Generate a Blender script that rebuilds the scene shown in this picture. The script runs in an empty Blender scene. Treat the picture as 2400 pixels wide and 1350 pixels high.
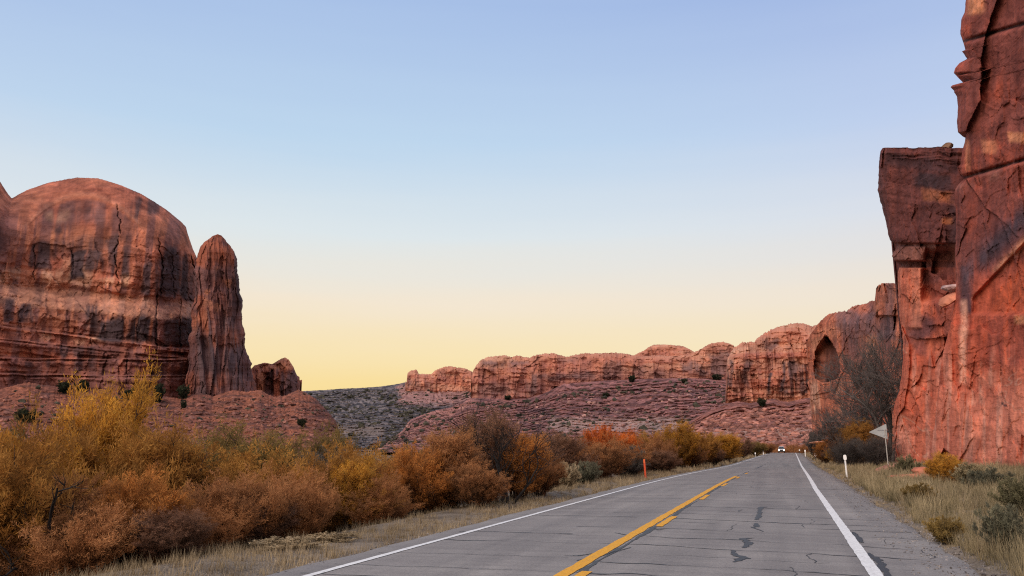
import bpy, math, random
import numpy as np
from mathutils import Vector, Matrix

R = math.radians
rng = np.random.default_rng(7)
random.seed(7)
scene = bpy.context.scene
COL = scene.collection

# ------------------------------------------------------------------ survey of the place
F, CX, CY = 1900.0, 1200.0, 675.0           # survey camera used to measure bearings
PITCH = math.atan2(370.0, F)
YAW = math.atan2(641.0, math.hypot(F, 370.0))
CAMZ = 1.61
SP, CP = math.sin(PITCH), math.cos(PITCH)


def bearing(px, py):
    """bearing (clockwise from +Y) and elevation of a sight line."""
    px = np.asarray(px, float); py = np.asarray(py, float)
    xc = (px - CX) / F; yc = (CY - py) / F
    h = CP - yc * SP; v = SP + yc * CP
    return np.arctan2(xc, h) - YAW, np.arctan2(v, np.hypot(xc, h))


def sight(a, e):
    a = np.asarray(a) + YAW; e = np.asarray(e)
    x = np.cos(e) * np.sin(a); h = np.cos(e) * np.cos(a); v = np.sin(e)
    fw = h * CP + v * SP; up = -h * SP + v * CP
    fw = np.where(fw < .05, .05, fw)
    return CX + F * x / fw, CY - F * up / fw


def world(a, e, D):
    return np.stack([D * np.sin(a), D * np.cos(a), CAMZ + D * np.tan(e)], -1)


def at(px, py, D):
    a, e = bearing(px, py)
    return world(a, e, np.asarray(D, float))


def atY(px, py, Y):
    a, e = bearing(px, py)
    return world(a, e, Y / np.cos(a))


# ------------------------------------------------------------------ noise
def _h(ix, iy, iz, s):
    n = (ix.astype(np.int64) * 374761393 + iy.astype(np.int64) * 668265263 + iz.astype(np.int64) * 2147483647 + s * 974711) & 0xffffffff
    n = ((n ^ (n >> 13)) * 1274126177) & 0xffffffff
    n = ((n ^ (n >> 16)) * 2246822519) & 0xffffffff
    n = n ^ (n >> 15)
    return (n & 0xffffff) / float(0xffffff)


def vnoise(x, y, z=0.0, s=0):
    x, y, z = np.broadcast_arrays(np.asarray(x, float), np.asarray(y, float), np.asarray(z, float))
    ix, iy, iz = np.floor(x), np.floor(y), np.floor(z)
    fx, fy, fz = x - ix, y - iy, z - iz
    fx = fx * fx * fx * (fx * (fx * 6 - 15) + 10); fy = fy * fy * fy * (fy * (fy * 6 - 15) + 10); fz = fz * fz * fz * (fz * (fz * 6 - 15) + 10)
    def L(a, b, t): return a + (b - a) * t
    r = L(L(L(_h(ix, iy, iz, s), _h(ix + 1, iy, iz, s), fx), L(_h(ix, iy + 1, iz, s), _h(ix + 1, iy + 1, iz, s), fx), fy),
          L(L(_h(ix, iy, iz + 1, s), _h(ix + 1, iy, iz + 1, s), fx), L(_h(ix, iy + 1, iz + 1, s), _h(ix + 1, iy + 1, iz + 1, s), fx), fy), fz)
    return r * 2 - 1


def fbm(x, y, z=0.0, o=4, s=0, g=.5):
    t = 0; a = 1; n = 0
    for k in range(o):
        f = 2.03 ** k
        t = t + a * vnoise(np.asarray(x) * f + 17.3 * k, np.asarray(y) * f - 9.1 * k, np.asarray(z) * f, s + k)
        n += a; a *= g
    return t / n


def cells(x, y, s=0):
    """distance to nearest feature point, edge distance, random id."""
    ix, iy = np.floor(x), np.floor(y)
    d1 = np.full(x.shape, 9.); d2 = d1.copy(); idv = np.zeros(x.shape)
    z = np.zeros_like(ix)
    for dx in (-1, 0, 1):
        for dy in (-1, 0, 1):
            cx, cy = ix + dx, iy + dy
            qx = cx + _h(cx, cy, z, s); qy = cy + _h(cx, cy, z, s + 5)
            d = np.hypot(qx - x, qy - y)
            m = d < d1
            d2 = np.where(m, d1, np.minimum(d2, d)); idv = np.where(m, _h(cx, cy, z, s + 9), idv); d1 = np.where(m, d, d1)
    return d1, d2 - d1, idv


def sm(a, b, x):
    t = np.clip((np.asarray(x, float) - a) / (b - a), 0, 1)
    return t * t * (3 - 2 * t)


def mix(a, b, t):
    a = np.asarray(a, float); b = np.asarray(b, float); t = np.asarray(t)[..., None]
    return a + (b - a) * t


def box(px, py, x0, x1, y0, y1, s):
    return sm(x0 - s, x0 + s, px) * (1 - sm(x1 - s, x1 + s, px)) * sm(y0 - s, y0 + s, py) * (1 - sm(y1 - s, y1 + s, py))


# ------------------------------------------------------------------ object helpers
def tag(o, label=None, cat=None, group=None, kind=None):
    if label: o['label'] = label
    if cat: o['category'] = cat
    if group: o['group'] = group
    if kind: o['kind'] = kind
    return o


def empty(name, loc, rz=0.0):
    o = bpy.data.objects.new(name, None); COL.objects.link(o)
    o.location = loc; o.rotation_euler = (0, 0, rz); o.empty_display_size = .2
    return o


def link(name, me, mat=None, parent=None, loc=None):
    o = bpy.data.objects.new(name, me); COL.objects.link(o)
    if mat and not me.materials: me.materials.append(mat)
    if parent: o.parent = parent
    if loc is not None: o.location = loc
    return o


def mesh(name, V, faces, cols=None, smooth=True):
    """faces: int array (n,3) or (n,4)."""
    V = np.asarray(V, np.float32).reshape(-1, 3); faces = np.asarray(faces, np.int32)
    me = bpy.data.meshes.new(name)
    n, k = faces.shape
    me.vertices.add(len(V)); me.vertices.foreach_set('co', V.ravel())
    me.loops.add(n * k); me.loops.foreach_set('vertex_index', faces.ravel())
    me.polygons.add(n)
    me.polygons.foreach_set('loop_start', np.arange(0, n * k, k, dtype=np.int32))
    me.update(calc_edges=True)
    if smooth: me.polygons.foreach_set('use_smooth', np.ones(n, bool))
    else: me.polygons.foreach_set('use_smooth', np.zeros(n, bool))
    if cols is not None:
        c = np.ones((len(V), 4), np.float32); c[:, :3] = np.asarray(cols).reshape(-1, 3)
        a = me.color_attributes.new('tint', 'FLOAT_COLOR', 'POINT')
        a.data.foreach_set('color', c.ravel())
    me.validate()
    return me


def grid_faces(nv, nu):
    i = np.arange(nv * nu).reshape(nv, nu)
    return np.stack([i[:-1, :-1], i[:-1, 1:], i[1:, 1:], i[1:, :-1]], -1).reshape(-1, 4)


class MB:
    """collects boxes, tubes and prisms into one mesh."""
    def __init__(s): s.v = []; s.f = []
    def add(s, vs, fs):
        b = len(s.v); s.v += [tuple(v) for v in vs]; s.f += [tuple(i + b for i in f) for f in fs]
    def box(s, c, d, rz=0.0, taper=1.0):
        x, y, z = d[0] / 2, d[1] / 2, d[2] / 2; cr, sr = math.cos(rz), math.sin(rz); vs = []
        for k, (i, j) in [(-1, (-1, -1)), (-1, (1, -1)), (-1, (1, 1)), (-1, (-1, 1)), (1, (-1, -1)), (1, (1, -1)), (1, (1, 1)), (1, (-1, 1))]:
            t = taper if k > 0 else 1
            X, Y = i * x * t, j * y * t
            vs.append((c[0] + X * cr - Y * sr, c[1] + X * sr + Y * cr, c[2] + k * z))
        s.add(vs, [(3, 2, 1, 0), (4, 5, 6, 7), (0, 1, 5, 4), (1, 2, 6, 5), (2, 3, 7, 6), (3, 0, 4, 7)])
    def prism(s, prof, axis, a, b):
        """profile of 2-D points swept along an axis from a to b."""
        n = len(prof); vs = []
        for t in (a, b):
            for p, q in prof:
                vs.append((t, p, q) if axis == 'x' else (p, t, q) if axis == 'y' else (p, q, t))
        s.add(vs, [tuple(range(n))[::-1], tuple(range(n, 2 * n))] + [(i, (i + 1) % n, n + (i + 1) % n, n + i) for i in range(n)])
    def disc(s, c, r, h, axis='y', n=20, r2=None):
        r2 = r if r2 is None else r2; vs = []
        for t, rr in ((-h / 2, r), (h / 2, r2)):
            for k in range(n):
                p, q = rr * math.cos(2 * math.pi * k / n), rr * math.sin(2 * math.pi * k / n)
                vs.append((c[0] + t, c[1] + p, c[2] + q) if axis == 'x' else (c[0] + p, c[1] + t, c[2] + q) if axis == 'y' else (c[0] + p, c[1] + q, c[2] + t))
        s.add(vs, [tuple(range(n))[::-1], tuple(range(n, 2 * n))] + [(i, (i + 1) % n, n + (i + 1) % n, n + i) for i in range(n)])
    def build(s, name, mat, parent=None, bevel=0.0, smooth=False):
        me = bpy.data.meshes.new(name); me.from_pydata(s.v, [], s.f); me.update()
        import bmesh
        bm = bmesh.new(); bm.from_mesh(me); bmesh.ops.recalc_face_normals(bm, faces=bm.faces)
        if bevel: bmesh.ops.bevel(bm, geom=list(bm.edges), offset=bevel, segments=2, affect='EDGES', clamp_overlap=True)
        for f in bm.faces: f.smooth = smooth
        bm.to_mesh(me); bm.free()
        return link(name, me, mat, parent)


# ------------------------------------------------------------------ materials
def newmat(name):
    m = bpy.data.materials.new(name); m.use_nodes = True
    nt = m.node_tree; nt.nodes.clear()
    out = nt.nodes.new('ShaderNodeOutputMaterial')
    return m, nt, out


def N(nt, t, **kw):
    n = nt.nodes.new(t)
    for k, v in kw.items():
        if k in n.inputs: n.inputs[k].default_value = v
        else: setattr(n, k, v)
    return n


def ramp(nt, stops):
    r = nt.nodes.new('ShaderNodeValToRGB'); e = r.color_ramp.elements
    while len(e) < len(stops): e.new(.5)
    for x, (p, c) in zip(e, stops):
        x.position = p; x.color = (*c, 1) if len(c) == 3 else c
    return r


def plain(name, c, rough=.6, metal=0.0, emit=None, es=0.0, var=.12, vs=8.0):
    m, nt, out = newmat(name); L = nt.links.new
    b = N(nt, 'ShaderNodeBsdfPrincipled', Roughness=rough, Metallic=metal)
    tc = N(nt, 'ShaderNodeTexCoord'); no = N(nt, 'ShaderNodeTexNoise', Scale=vs, Detail=4.0)
    L(tc.outputs['Object'], no.inputs['Vector'])
    r = ramp(nt, [(.3, tuple(x * (1 - var) for x in c)), (.7, tuple(min(1, x * (1 + var)) for x in c))])
    L(no.outputs['Fac'], r.inputs['Fac']); L(r.outputs['Color'], b.inputs['Base Color'])
    if emit:
        b.inputs['Emission Color'].default_value = (*emit, 1); b.inputs['Emission Strength'].default_value = es
    L(b.outputs[0], out.inputs[0])
    return m


def rockmat(name, scale, bump=.6, dist=1.0, streak=True, con=1.0):
    """rock: vertex pigment broken up by fine noise, with bump. scale = 1 / metres."""
    m, nt, out = newmat(name); L = nt.links.new
    at_ = N(nt, 'ShaderNodeAttribute', attribute_name='tint')
    tc = N(nt, 'ShaderNodeTexCoord')
    n1 = N(nt, 'ShaderNodeTexNoise', Scale=scale, Detail=9.0, Roughness=.62)
    L(tc.outputs['Object'], n1.inputs['Vector'])
    mp = N(nt, 'ShaderNodeMapping'); mp.inputs['Scale'].default_value = (scale * 1.6, scale * 1.6, scale * .16)
    L(tc.outputs['Object'], mp.inputs['Vector'])
    n2 = N(nt, 'ShaderNodeTexNoise', Scale=1.0, Detail=6.0, Roughness=.6)
    L(mp.outputs[0], n2.inputs['Vector'])
    mp3 = N(nt, 'ShaderNodeMapping'); mp3.inputs['Scale'].default_value = (scale * .25, scale * .25, scale * 2.2)
    L(tc.outputs['Object'], mp3.inputs['Vector'])
    n3 = N(nt, 'ShaderNodeTexNoise', Scale=1.0, Detail=5.0, Roughness=.6)
    L(mp3.outputs[0], n3.inputs['Vector'])
    r1 = ramp(nt, [(.28, (.42, .38, .4)), (.42, (.82, .8, .8)), (.52, (1.05, 1.05, 1.05)), (.72, (1.55, 1.5, 1.45))]); L(n1.outputs['Fac'], r1.inputs['Fac'])
    r2 = ramp(nt, [(.3, (.5, .44, .48)), (.52, (1, 1, 1)), (.72, (1.4, 1.4, 1.34))]); L(n2.outputs['Fac'], r2.inputs['Fac'])
    m1 = N(nt, 'ShaderNodeMix', data_type='RGBA', blend_type='MULTIPLY'); m1.inputs[0].default_value = con
    L(at_.outputs['Color'], m1.inputs[6]); L(r1.outputs[0], m1.inputs[7])
    m2 = N(nt, 'ShaderNodeMix', data_type='RGBA', blend_type='MULTIPLY'); m2.inputs[0].default_value = (.8 if streak else .15) * con
    L(m1.outputs[2], m2.inputs[6]); L(r2.outputs[0], m2.inputs[7])
    b = N(nt, 'ShaderNodeBsdfPrincipled', Roughness=.92); b.inputs['Specular IOR Level'].default_value = .15
    L(m2.outputs[2], b.inputs['Base Color'])
    ad = N(nt, 'ShaderNodeMath', operation='ADD'); L(n1.outputs['Fac'], ad.inputs[0])
    ml = N(nt, 'ShaderNodeMath', operation='MULTIPLY'); L(n3.outputs['Fac'], ml.inputs[0]); ml.inputs[1].default_value = .8
    L(ml.outputs[0], ad.inputs[1])
    bp = N(nt, 'ShaderNodeBump', Strength=bump, Distance=dist); L(ad.outputs[0], bp.inputs['Height'])
    L(bp.outputs[0], b.inputs['Normal'])
    L(b.outputs[0], out.inputs[0])
    return m


def leafmat(name, dark, mid, bright, transl=.25, objvar=.25):
    m, nt, out = newmat(name); L = nt.links.new
    at_ = N(nt, 'ShaderNodeAttribute', attribute_name='tint'); sp = N(nt, 'ShaderNodeSeparateColor'); L(at_.outputs['Color'], sp.inputs[0])
    oi = N(nt, 'ShaderNodeObjectInfo')
    def math_(op, a, b, c_=None):
        n = N(nt, 'ShaderNodeMath', operation=op)
        for k, v in ((0, a), (1, b)) + (((2, c_),) if c_ is not None else ()):
            if isinstance(v, (int, float)): n.inputs[k].default_value = v
            else: L(v, n.inputs[k])
        return n.outputs[0]
    tc = N(nt, 'ShaderNodeTexCoord'); no = N(nt, 'ShaderNodeTexNoise', Scale=1.7, Detail=4.0, Roughness=.6); L(tc.outputs['Object'], no.inputs['Vector'])
    f = math_('ADD', math_('MULTIPLY', sp.outputs[0], .62), math_('MULTIPLY', sp.outputs[2], .40))
    f = math_('ADD', f, math_('ADD', math_('MULTIPLY', math_('SUBTRACT', no.outputs['Fac'], .5), 1.7), math_('MULTIPLY_ADD', sp.outputs[1], .42, -.36)))
    f = math_('ADD', f, math_('MULTIPLY', math_('SUBTRACT', oi.outputs['Random'], .5), objvar))
    r = ramp(nt, [(.06, dark), (.45, mid), (.85, bright)]); L(f, r.inputs['Fac'])
    n9 = N(nt, 'ShaderNodeTexNoise', Scale=.9, Detail=2.0); mp9 = N(nt, 'ShaderNodeMapping'); mp9.inputs['Location'].default_value = (7, 3, 5); L(tc.outputs['Object'], mp9.inputs[0]); L(mp9.outputs[0], n9.inputs['Vector'])
    hs = N(nt, 'ShaderNodeMapRange'); hs.inputs[1].default_value = .42; hs.inputs[2].default_value = .68; hs.inputs[4].default_value = .6; L(n9.outputs['Fac'], hs.inputs[0])
    dm = N(nt, 'ShaderNodeMix', data_type='RGBA'); L(hs.outputs[0], dm.inputs[0]); L(r.outputs[0], dm.inputs[6]); dm.inputs[7].default_value = (mid[0] * .45 + .05, mid[1] * .5 + .035, mid[2] * .6 + .02, 1)
    d = N(nt, 'ShaderNodeBsdfDiffuse', Roughness=.6); t = N(nt, 'ShaderNodeBsdfTranslucent')
    L(dm.outputs[2], d.inputs[0]); L(dm.outputs[2], t.inputs[0])
    mx = N(nt, 'ShaderNodeMixShader'); mx.inputs[0].default_value = transl
    L(d.outputs[0], mx.inputs[1]); L(t.outputs[0], mx.inputs[2]); L(mx.outputs[0], out.inputs[0])
    return m


# ------------------------------------------------------------------ light, sky, camera
SUN_EL, SUN_AZ = R(36), R(-162)              # soft twilight glow from behind (bearing clockwise from +Y)
w = bpy.data.worlds.new('World'); scene.world = w; w.use_nodes = True
nt = w.node_tree; nt.nodes.clear(); L = nt.links.new
wo = nt.nodes.new('ShaderNodeOutputWorld'); bg = nt.nodes.new('ShaderNodeBackground')
sky = nt.nodes.new('ShaderNodeTexSky'); sky.sky_type = 'NISHITA'; sky.sun_disc = False
sky.sun_elevation = SUN_EL; sky.sun_rotation = SUN_AZ
tc = nt.nodes.new('ShaderNodeTexCoord'); sx = nt.nodes.new('ShaderNodeSeparateXYZ'); L(tc.outputs['Generated'], sx.inputs[0])
def srgb(r, g, b):
    f = lambda c: c / 255 / 12.92 if c / 255 <= .04045 else ((c / 255 + .055) / 1.055) ** 2.4
    return (f(r), f(g), f(b))
def wramp(stops): return ramp(nt, [(p, srgb(*c)) for p, c in stops])
# twilight bands by elevation towards the set sun and away from it
rA = wramp([(0, (250, 214, 122)), (.06, (253, 223, 148)), (.11, (253, 230, 178)), (.175, (249, 234, 210)), (.25, (227, 236, 238)), (.36, (194, 221, 242)), (.50, (176, 203, 238)), (.9, (190, 205, 232))])
rB = wramp([(0, (250, 222, 165)), (.10, (249, 230, 192)), (.17, (243, 230, 212)), (.26, (222, 226, 235)), (.36, (194, 211, 240)), (.50, (165, 188, 232)), (.9, (190, 203, 232))])
rC = wramp([(0, (255, 226, 205)), (.15, (255, 228, 215)), (.4, (235, 228, 235)), (.9, (190, 203, 232))])
dA = nt.nodes.new('ShaderNodeVectorMath'); dA.operation = 'DOT_PRODUCT'
ga = R(-32); dA.inputs[1].default_value = (math.sin(ga), math.cos(ga), 0); L(tc.outputs['Generated'], dA.inputs[0])
mr = nt.nodes.new('ShaderNodeMapRange'); mr.inputs[1].default_value = .99; mr.inputs[2].default_value = .72; L(dA.outputs['Value'], mr.inputs[0])
mr2 = nt.nodes.new('ShaderNodeMapRange'); mr2.inputs[1].default_value = .6; mr2.inputs[2].default_value = -.4; L(dA.outputs['Value'], mr2.inputs[0])
mpc = nt.nodes.new('ShaderNodeMapping'); mpc.inputs['Scale'].default_value = (1.2, 1.2, 16); L(tc.outputs['Generated'], mpc.inputs[0])
nsk = nt.nodes.new('ShaderNodeTexNoise'); nsk.inputs['Scale'].default_value = 1.6; nsk.inputs['Detail'].default_value = 4; L(mpc.outputs[0], nsk.inputs['Vector'])
zz = N(nt, 'ShaderNodeMath', operation='MULTIPLY_ADD'); L(nsk.outputs['Fac'], zz.inputs[0]); zz.inputs[1].default_value = .035; L(sx.outputs['Z'], zz.inputs[2])
z2_ = N(nt, 'ShaderNodeMath', operation='SUBTRACT'); L(zz.outputs[0], z2_.inputs[0]); z2_.inputs[1].default_value = .0175
for r_ in (rA, rB, rC): L(z2_.outputs[0], r_.inputs[0])
mA = N(nt, 'ShaderNodeMix', data_type='RGBA'); L(mr.outputs[0], mA.inputs[0]); L(rA.outputs[0], mA.inputs[6]); L(rB.outputs[0], mA.inputs[7])
mB = N(nt, 'ShaderNodeMix', data_type='RGBA'); L(mr2.outputs[0], mB.inputs[0]); L(mA.outputs[2], mB.inputs[6]); L(rC.outputs[0], mB.inputs[7])
SKY_STR = 0.1
sc_ = N(nt, 'ShaderNodeVectorMath', operation='SCALE'); sc_.inputs['Scale'].default_value = 1 / SKY_STR; L(mB.outputs[2], sc_.inputs[0])
mS = N(nt, 'ShaderNodeMix', data_type='RGBA'); mS.inputs[0].default_value = .93; L(sky.outputs[0], mS.inputs[6]); L(sc_.outputs[0], mS.inputs[7])
L(mS.outputs[2], bg.inputs['Color']); bg.inputs['Strength'].default_value = SKY_STR
L(bg.outputs[0], wo.inputs[0])

sl = bpy.data.lights.new('sun', 'SUN'); sl.energy = 2.45; sl.angle = R(50); sl.color = (1.0, .83, .69)
so = bpy.data.objects.new('sun', sl); COL.objects.link(so)
sd = Vector((math.sin(SUN_AZ) * math.cos(SUN_EL), math.cos(SUN_AZ) * math.cos(SUN_EL), math.sin(SUN_EL)))
so.rotation_euler = sd.to_track_quat('Z', 'Y').to_euler(); so.location = sd * 60

cam = bpy.data.cameras.new('camera'); cam.lens = 36 * F / 2400; cam.sensor_width = 36; cam.clip_start = .1; cam.clip_end = 30000
co = bpy.data.objects.new('camera', cam); COL.objects.link(co)
co.location = (0, 0, CAMZ); co.rotation_euler = (math.pi / 2 + PITCH, 0, YAW); scene.camera = co
scene.view_settings.view_transform = 'Standard'; scene.view_settings.look = 'None'; scene.view_settings.exposure = 0
scene.render.engine = 'CYCLES'; scene.cycles.max_bounces = 5; scene.cycles.diffuse_bounces = 3; scene.cycles.use_denoising = False; scene.cycles.filter_width = 1.15; scene.cycles.use_adaptive_sampling = False

# ------------------------------------------------------------------ road line and ground
def bend(Y):
    Y = np.asarray(Y, float)
    return np.where(Y < 35, 0, .0076 * (Y - 35)) - .0016 * np.clip(Y - 255, 0, 400) ** 2 * .35


def roadz(Y):
    Y = np.asarray(Y, float)
    return -.39 * sm(36, 100, Y) - .028 * np.clip(Y - 262, 0, 130)


def groundz(x, y):
    x = np.asarray(x, float); y = np.asarray(y, float)
    u = x - bend(np.clip(y, -50, 600)); z = roadz(np.clip(y, -50, 600)) - .05
    z = z - .06 * sm(-6.6, -8, u) - .06 * sm(6.6, 7.2, -u)
    left = np.clip(-u - 8.5, 0, 400)
    z = z - 2.2 * sm(0, 9, left) - 1.0 * sm(10, 120, left)
    right = np.clip(u - 3.2, 0, 400)
    z = z + .75 * sm(0, 14, right)
    near = sm(-7.0, -8.2, u) + sm(2.5, 3.4, u)
    z = z - .1 * (1 - np.clip(near, 0, 1))
    z = z + np.clip(near, 0, 1) * (.10 * fbm(x / 2.3, y / 2.3, o=3, s=3) + .03 * fbm(x / .5, y / .5, o=2, s=4))
    z = np.where(y > 300, z + sm(300, 700, y) * 3, z)
    return z


def warp(a, b, fine, far, n):
    t = np.linspace(0, 1, n); return a + (b - a) * (math.e ** (fine * t) - 1) / (math.e ** fine - 1)
xs = np.concatenate([-warp(12, 9000, 8, 0, 60)[::-1], np.linspace(-12, 20, 129)[1:-1], warp(20, 9000, 8, 0, 60)])
ys = np.concatenate([np.linspace(-60, 4, 20)[:-1], np.linspace(4, 70, 200), warp(70, 14000, 7, 0, 130)[1:]])
GX, GY = np.meshgrid(xs, ys); GZ = groundz(GX, GY)
m, nt, out = newmat('dry_soil'); L = nt.links.new
tc = N(nt, 'ShaderNodeTexCoord')
n1 = N(nt, 'ShaderNodeTexNoise', Scale=.9, Detail=8.0, Roughness=.65); n2 = N(nt, 'ShaderNodeTexNoise', Scale=28.0, Detail=4.0)
n3 = N(nt, 'ShaderNodeTexVoronoi', Scale=22.0)
for n_ in (n1, n2, n3): L(tc.outputs['Object'], n_.inputs['Vector'])
r1 = ramp(nt, [(.3, (.12, .095, .07)), (.5, (.2, .165, .125)), (.7, (.29, .235, .18))]); L(n1.outputs['Fac'], r1.inputs[0])
r2 = ramp(nt, [(.25, (.45, .45, .47)), (.6, (1.15, 1.12, 1.1)), (.8, (1.5, 1.5, 1.5))]); L(n2.outputs['Fac'], r2.inputs[0])
mm = N(nt, 'ShaderNodeMix', data_type='RGBA', blend_type='MULTIPLY'); mm.inputs[0].default_value = .9
L(r1.outputs[0], mm.inputs[6]); L(r2.outputs[0], mm.inputs[7])
b = N(nt, 'ShaderNodeBsdfPrincipled', Roughness=.95); b.inputs['Specular IOR Level'].default_value = .1; L(mm.outputs[2], b.inputs['Base Color'])
bp = N(nt, 'ShaderNodeBump', Strength=.7, Distance=.03); L(n3.outputs['Distance'], bp.inputs['Height']); L(bp.outputs[0], b.inputs['Normal'])
L(b.outputs[0], out.inputs[0]); SOIL = m
tag(link('ground', mesh('ground', np.stack([GX, GY, GZ], -1), grid_faces(*GX.shape)), SOIL), kind='structure')

# asphalt
m, nt, out = newmat('worn_asphalt'); L = nt.links.new
tc = N(nt, 'ShaderNodeTexCoord')
na = N(nt, 'ShaderNodeTexNoise', Scale=26.0, Detail=7.0, Roughness=.85); L(tc.outputs['Object'], na.inputs['Vector'])
nb = N(nt, 'ShaderNodeTexNoise', Scale=.35, Detail=5.0, Roughness=.6); L(tc.outputs['Object'], nb.inputs['Vector'])
mp = N(nt, 'ShaderNodeMapping'); mp.inputs['Scale'].default_value = (1.6, .06, 1); L(tc.outputs['Object'], mp.inputs['Vector'])
nc = N(nt, 'ShaderNodeTexNoise', Scale=1.0, Detail=3.0); L(mp.outputs[0], nc.inputs['Vector'])
mpd = N(nt, 'ShaderNodeMapping'); mpd.inputs['Scale'].default_value = (.25, 3.0, 1); L(tc.outputs['Object'], mpd.inputs['Vector'])
nd = N(nt, 'ShaderNodeTexNoise', Scale=1.0, Detail=5.0, Roughness=.7); L(mpd.outputs[0], nd.inputs['Vector'])
vo = N(nt, 'ShaderNodeTexVoronoi', Scale=75.0); L(tc.outputs['Object'], vo.inputs['Vector'])
ra = ramp(nt, [(.25, (.4, .4, .41)), (.5, (1, 1, 1)), (.8, (1.7, 1.68, 1.62))]); L(na.outputs['Fac'], ra.inputs[0])
rb = ramp(nt, [(.3, (.192, .177, .168)), (.5, (.228, .21, .197)), (.7, (.268, .246, .226))]); L(nb.outputs['Fac'], rb.inputs[0])
rc = ramp(nt, [(.3, (.82, .82, .83)), (.7, (1.12, 1.11, 1.1))]); L(nc.outputs['Fac'], rc.inputs[0])
rd = ramp(nt, [(.3, (.86, .86, .87)), (.65, (1.08, 1.08, 1.07))]); L(nd.outputs['Fac'], rd.inputs[0])
prev = rb.outputs[0]
for r_, f_ in ((rc, 1), (rd, 1), (ra, .75)):
    mx = N(nt, 'ShaderNodeMix', data_type='RGBA', blend_type='MULTIPLY'); mx.inputs[0].default_value = f_
    L(prev, mx.inputs[6]); L(r_.outputs[0], mx.inputs[7]); prev = mx.outputs[2]
b = N(nt, 'ShaderNodeBsdfPrincipled', Roughness=.85); b.inputs['Specular IOR Level'].default_value = .25; L(prev, b.inputs['Base Color'])
bp = N(nt, 'ShaderNodeBump', Strength=.6, Distance=.006); L(vo.outputs['Distance'], bp.inputs['Height']); L(bp.outputs[0], b.inputs['Normal'])
L(b.outputs[0], out.inputs[0]); ASPHALT = m

ry = np.concatenate([np.linspace(-30, 70, 301), warp(70, 420, 1.5, 0, 120)[1:]])
CR = lambda u: -.012 * np.abs(u + 2.7)          # crown fall
def strip(u0, u1, y0, y1, lift, jitter=0.0, seed=0, step=None):
    yy = ry[(ry >= y0) & (ry <= y1)]
    if step: yy = np.arange(y0, y1 + 1e-6, step)
    if len(yy) < 2: yy = np.linspace(y0, y1, 6)
    us = np.linspace(u0, u1, 3) if not jitter else np.array([u0, (u0 + u1) / 2, u1])
    U = np.repeat(us[None], len(yy), 0)
    if jitter:
        U[:, 0] += jitter * fbm(yy / .35, 0 * yy, o=3, s=seed); U[:, -1] += jitter * fbm(yy / .35, 0 * yy + 5, o=3, s=seed + 1)
    Y = np.repeat(yy[:, None], 3, 1)
    return np.stack([U + bend(Y), Y, roadz(Y) + CR(U) + lift], -1), grid_faces(len(yy), 3)

us = np.array([-6.75, -6.5, -6.3, -4.5, -2.7, -1, .5, 1.2, 2.0, 2.35, 2.55])
U, Y = np.meshgrid(us, np.concatenate([np.arange(-30, 70, .25), warp(70, 420, 1.5, 0, 140)]))
U = U.copy()
for k, a in ((0, .12), (1, .1), (-1, .22), (-2, .16)): U[:, k] += a * fbm(Y[:, k] / 1.3, 0 * Y[:, k] + k, o=4, s=31)
Z = roadz(Y) + CR(U); Z[:, 0] -= .13; Z[:, -1] -= .13
road = tag(link('road', mesh('road', np.stack([U + bend(Y), Y, Z], -1), grid_faces(*U.shape)), ASPHALT), kind='structure')

def paint(name, c, wear):
    m, nt, out = newmat(name); L = nt.links.new
    tc = N(nt, 'ShaderNodeTexCoord'); n = N(nt, 'ShaderNodeTexNoise', Scale=18.0, Detail=7.0, Roughness=.75); L(tc.outputs['Object'], n.inputs['Vector'])
    r = ramp(nt, [(wear - .05, (.2, .19, .18)), (wear + .02, tuple(x * .72 for x in c)), (.64, c)]); L(n.outputs['Fac'], r.inputs[0])
    b = N(nt, 'ShaderNodeBsdfPrincipled', Roughness=.75); b.inputs['Specular IOR Level'].default_value = .25
    L(r.outputs[0], b.inputs['Base Color']); L(b.outputs[0], out.inputs[0]); return m
WHITE_LINE = paint('white_road_paint', (.82, .81, .78), .38)
YELLOW_LINE = paint('yellow_road_paint', (.80, .38, .025), .38)
TAR = plain('crack_tar', (.018, .018, .02), .55, var=.3)

def join(parts):
    vs, fs, n = [], [], 0
    for v, f in parts:
        v = np.asarray(v).reshape(-1, 3); vs.append(v); fs.append(np.asarray(f) + n); n += len(v)
    return np.concatenate(vs), np.concatenate(fs)
v, f = strip(.93, 1.11, -20, 275, .008, .012, 3, .12); link('edge_line', mesh('edge_line', v, f), WHITE_LINE, road)
v, f = strip(-6.01, -5.89, -20, 275, .008, .012, 5, .12); link('edge_line', mesh('edge_line', v, f), WHITE_LINE, road)
v, f = strip(-2.87, -2.68, -20, 47.5, .010, .02, 8, .06); link('centre_line', mesh('centre_line', v, f), YELLOW_LINE, road)
for k in range(6):
    y0 = 8.3 + 8.85 * k
    v, f = strip(-2.615, -2.475, y0, y0 + 2.55, .010, .02, 40 + k, .06); link('line_dash', mesh('line_dash', v, f), YELLOW_LINE, road)

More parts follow.
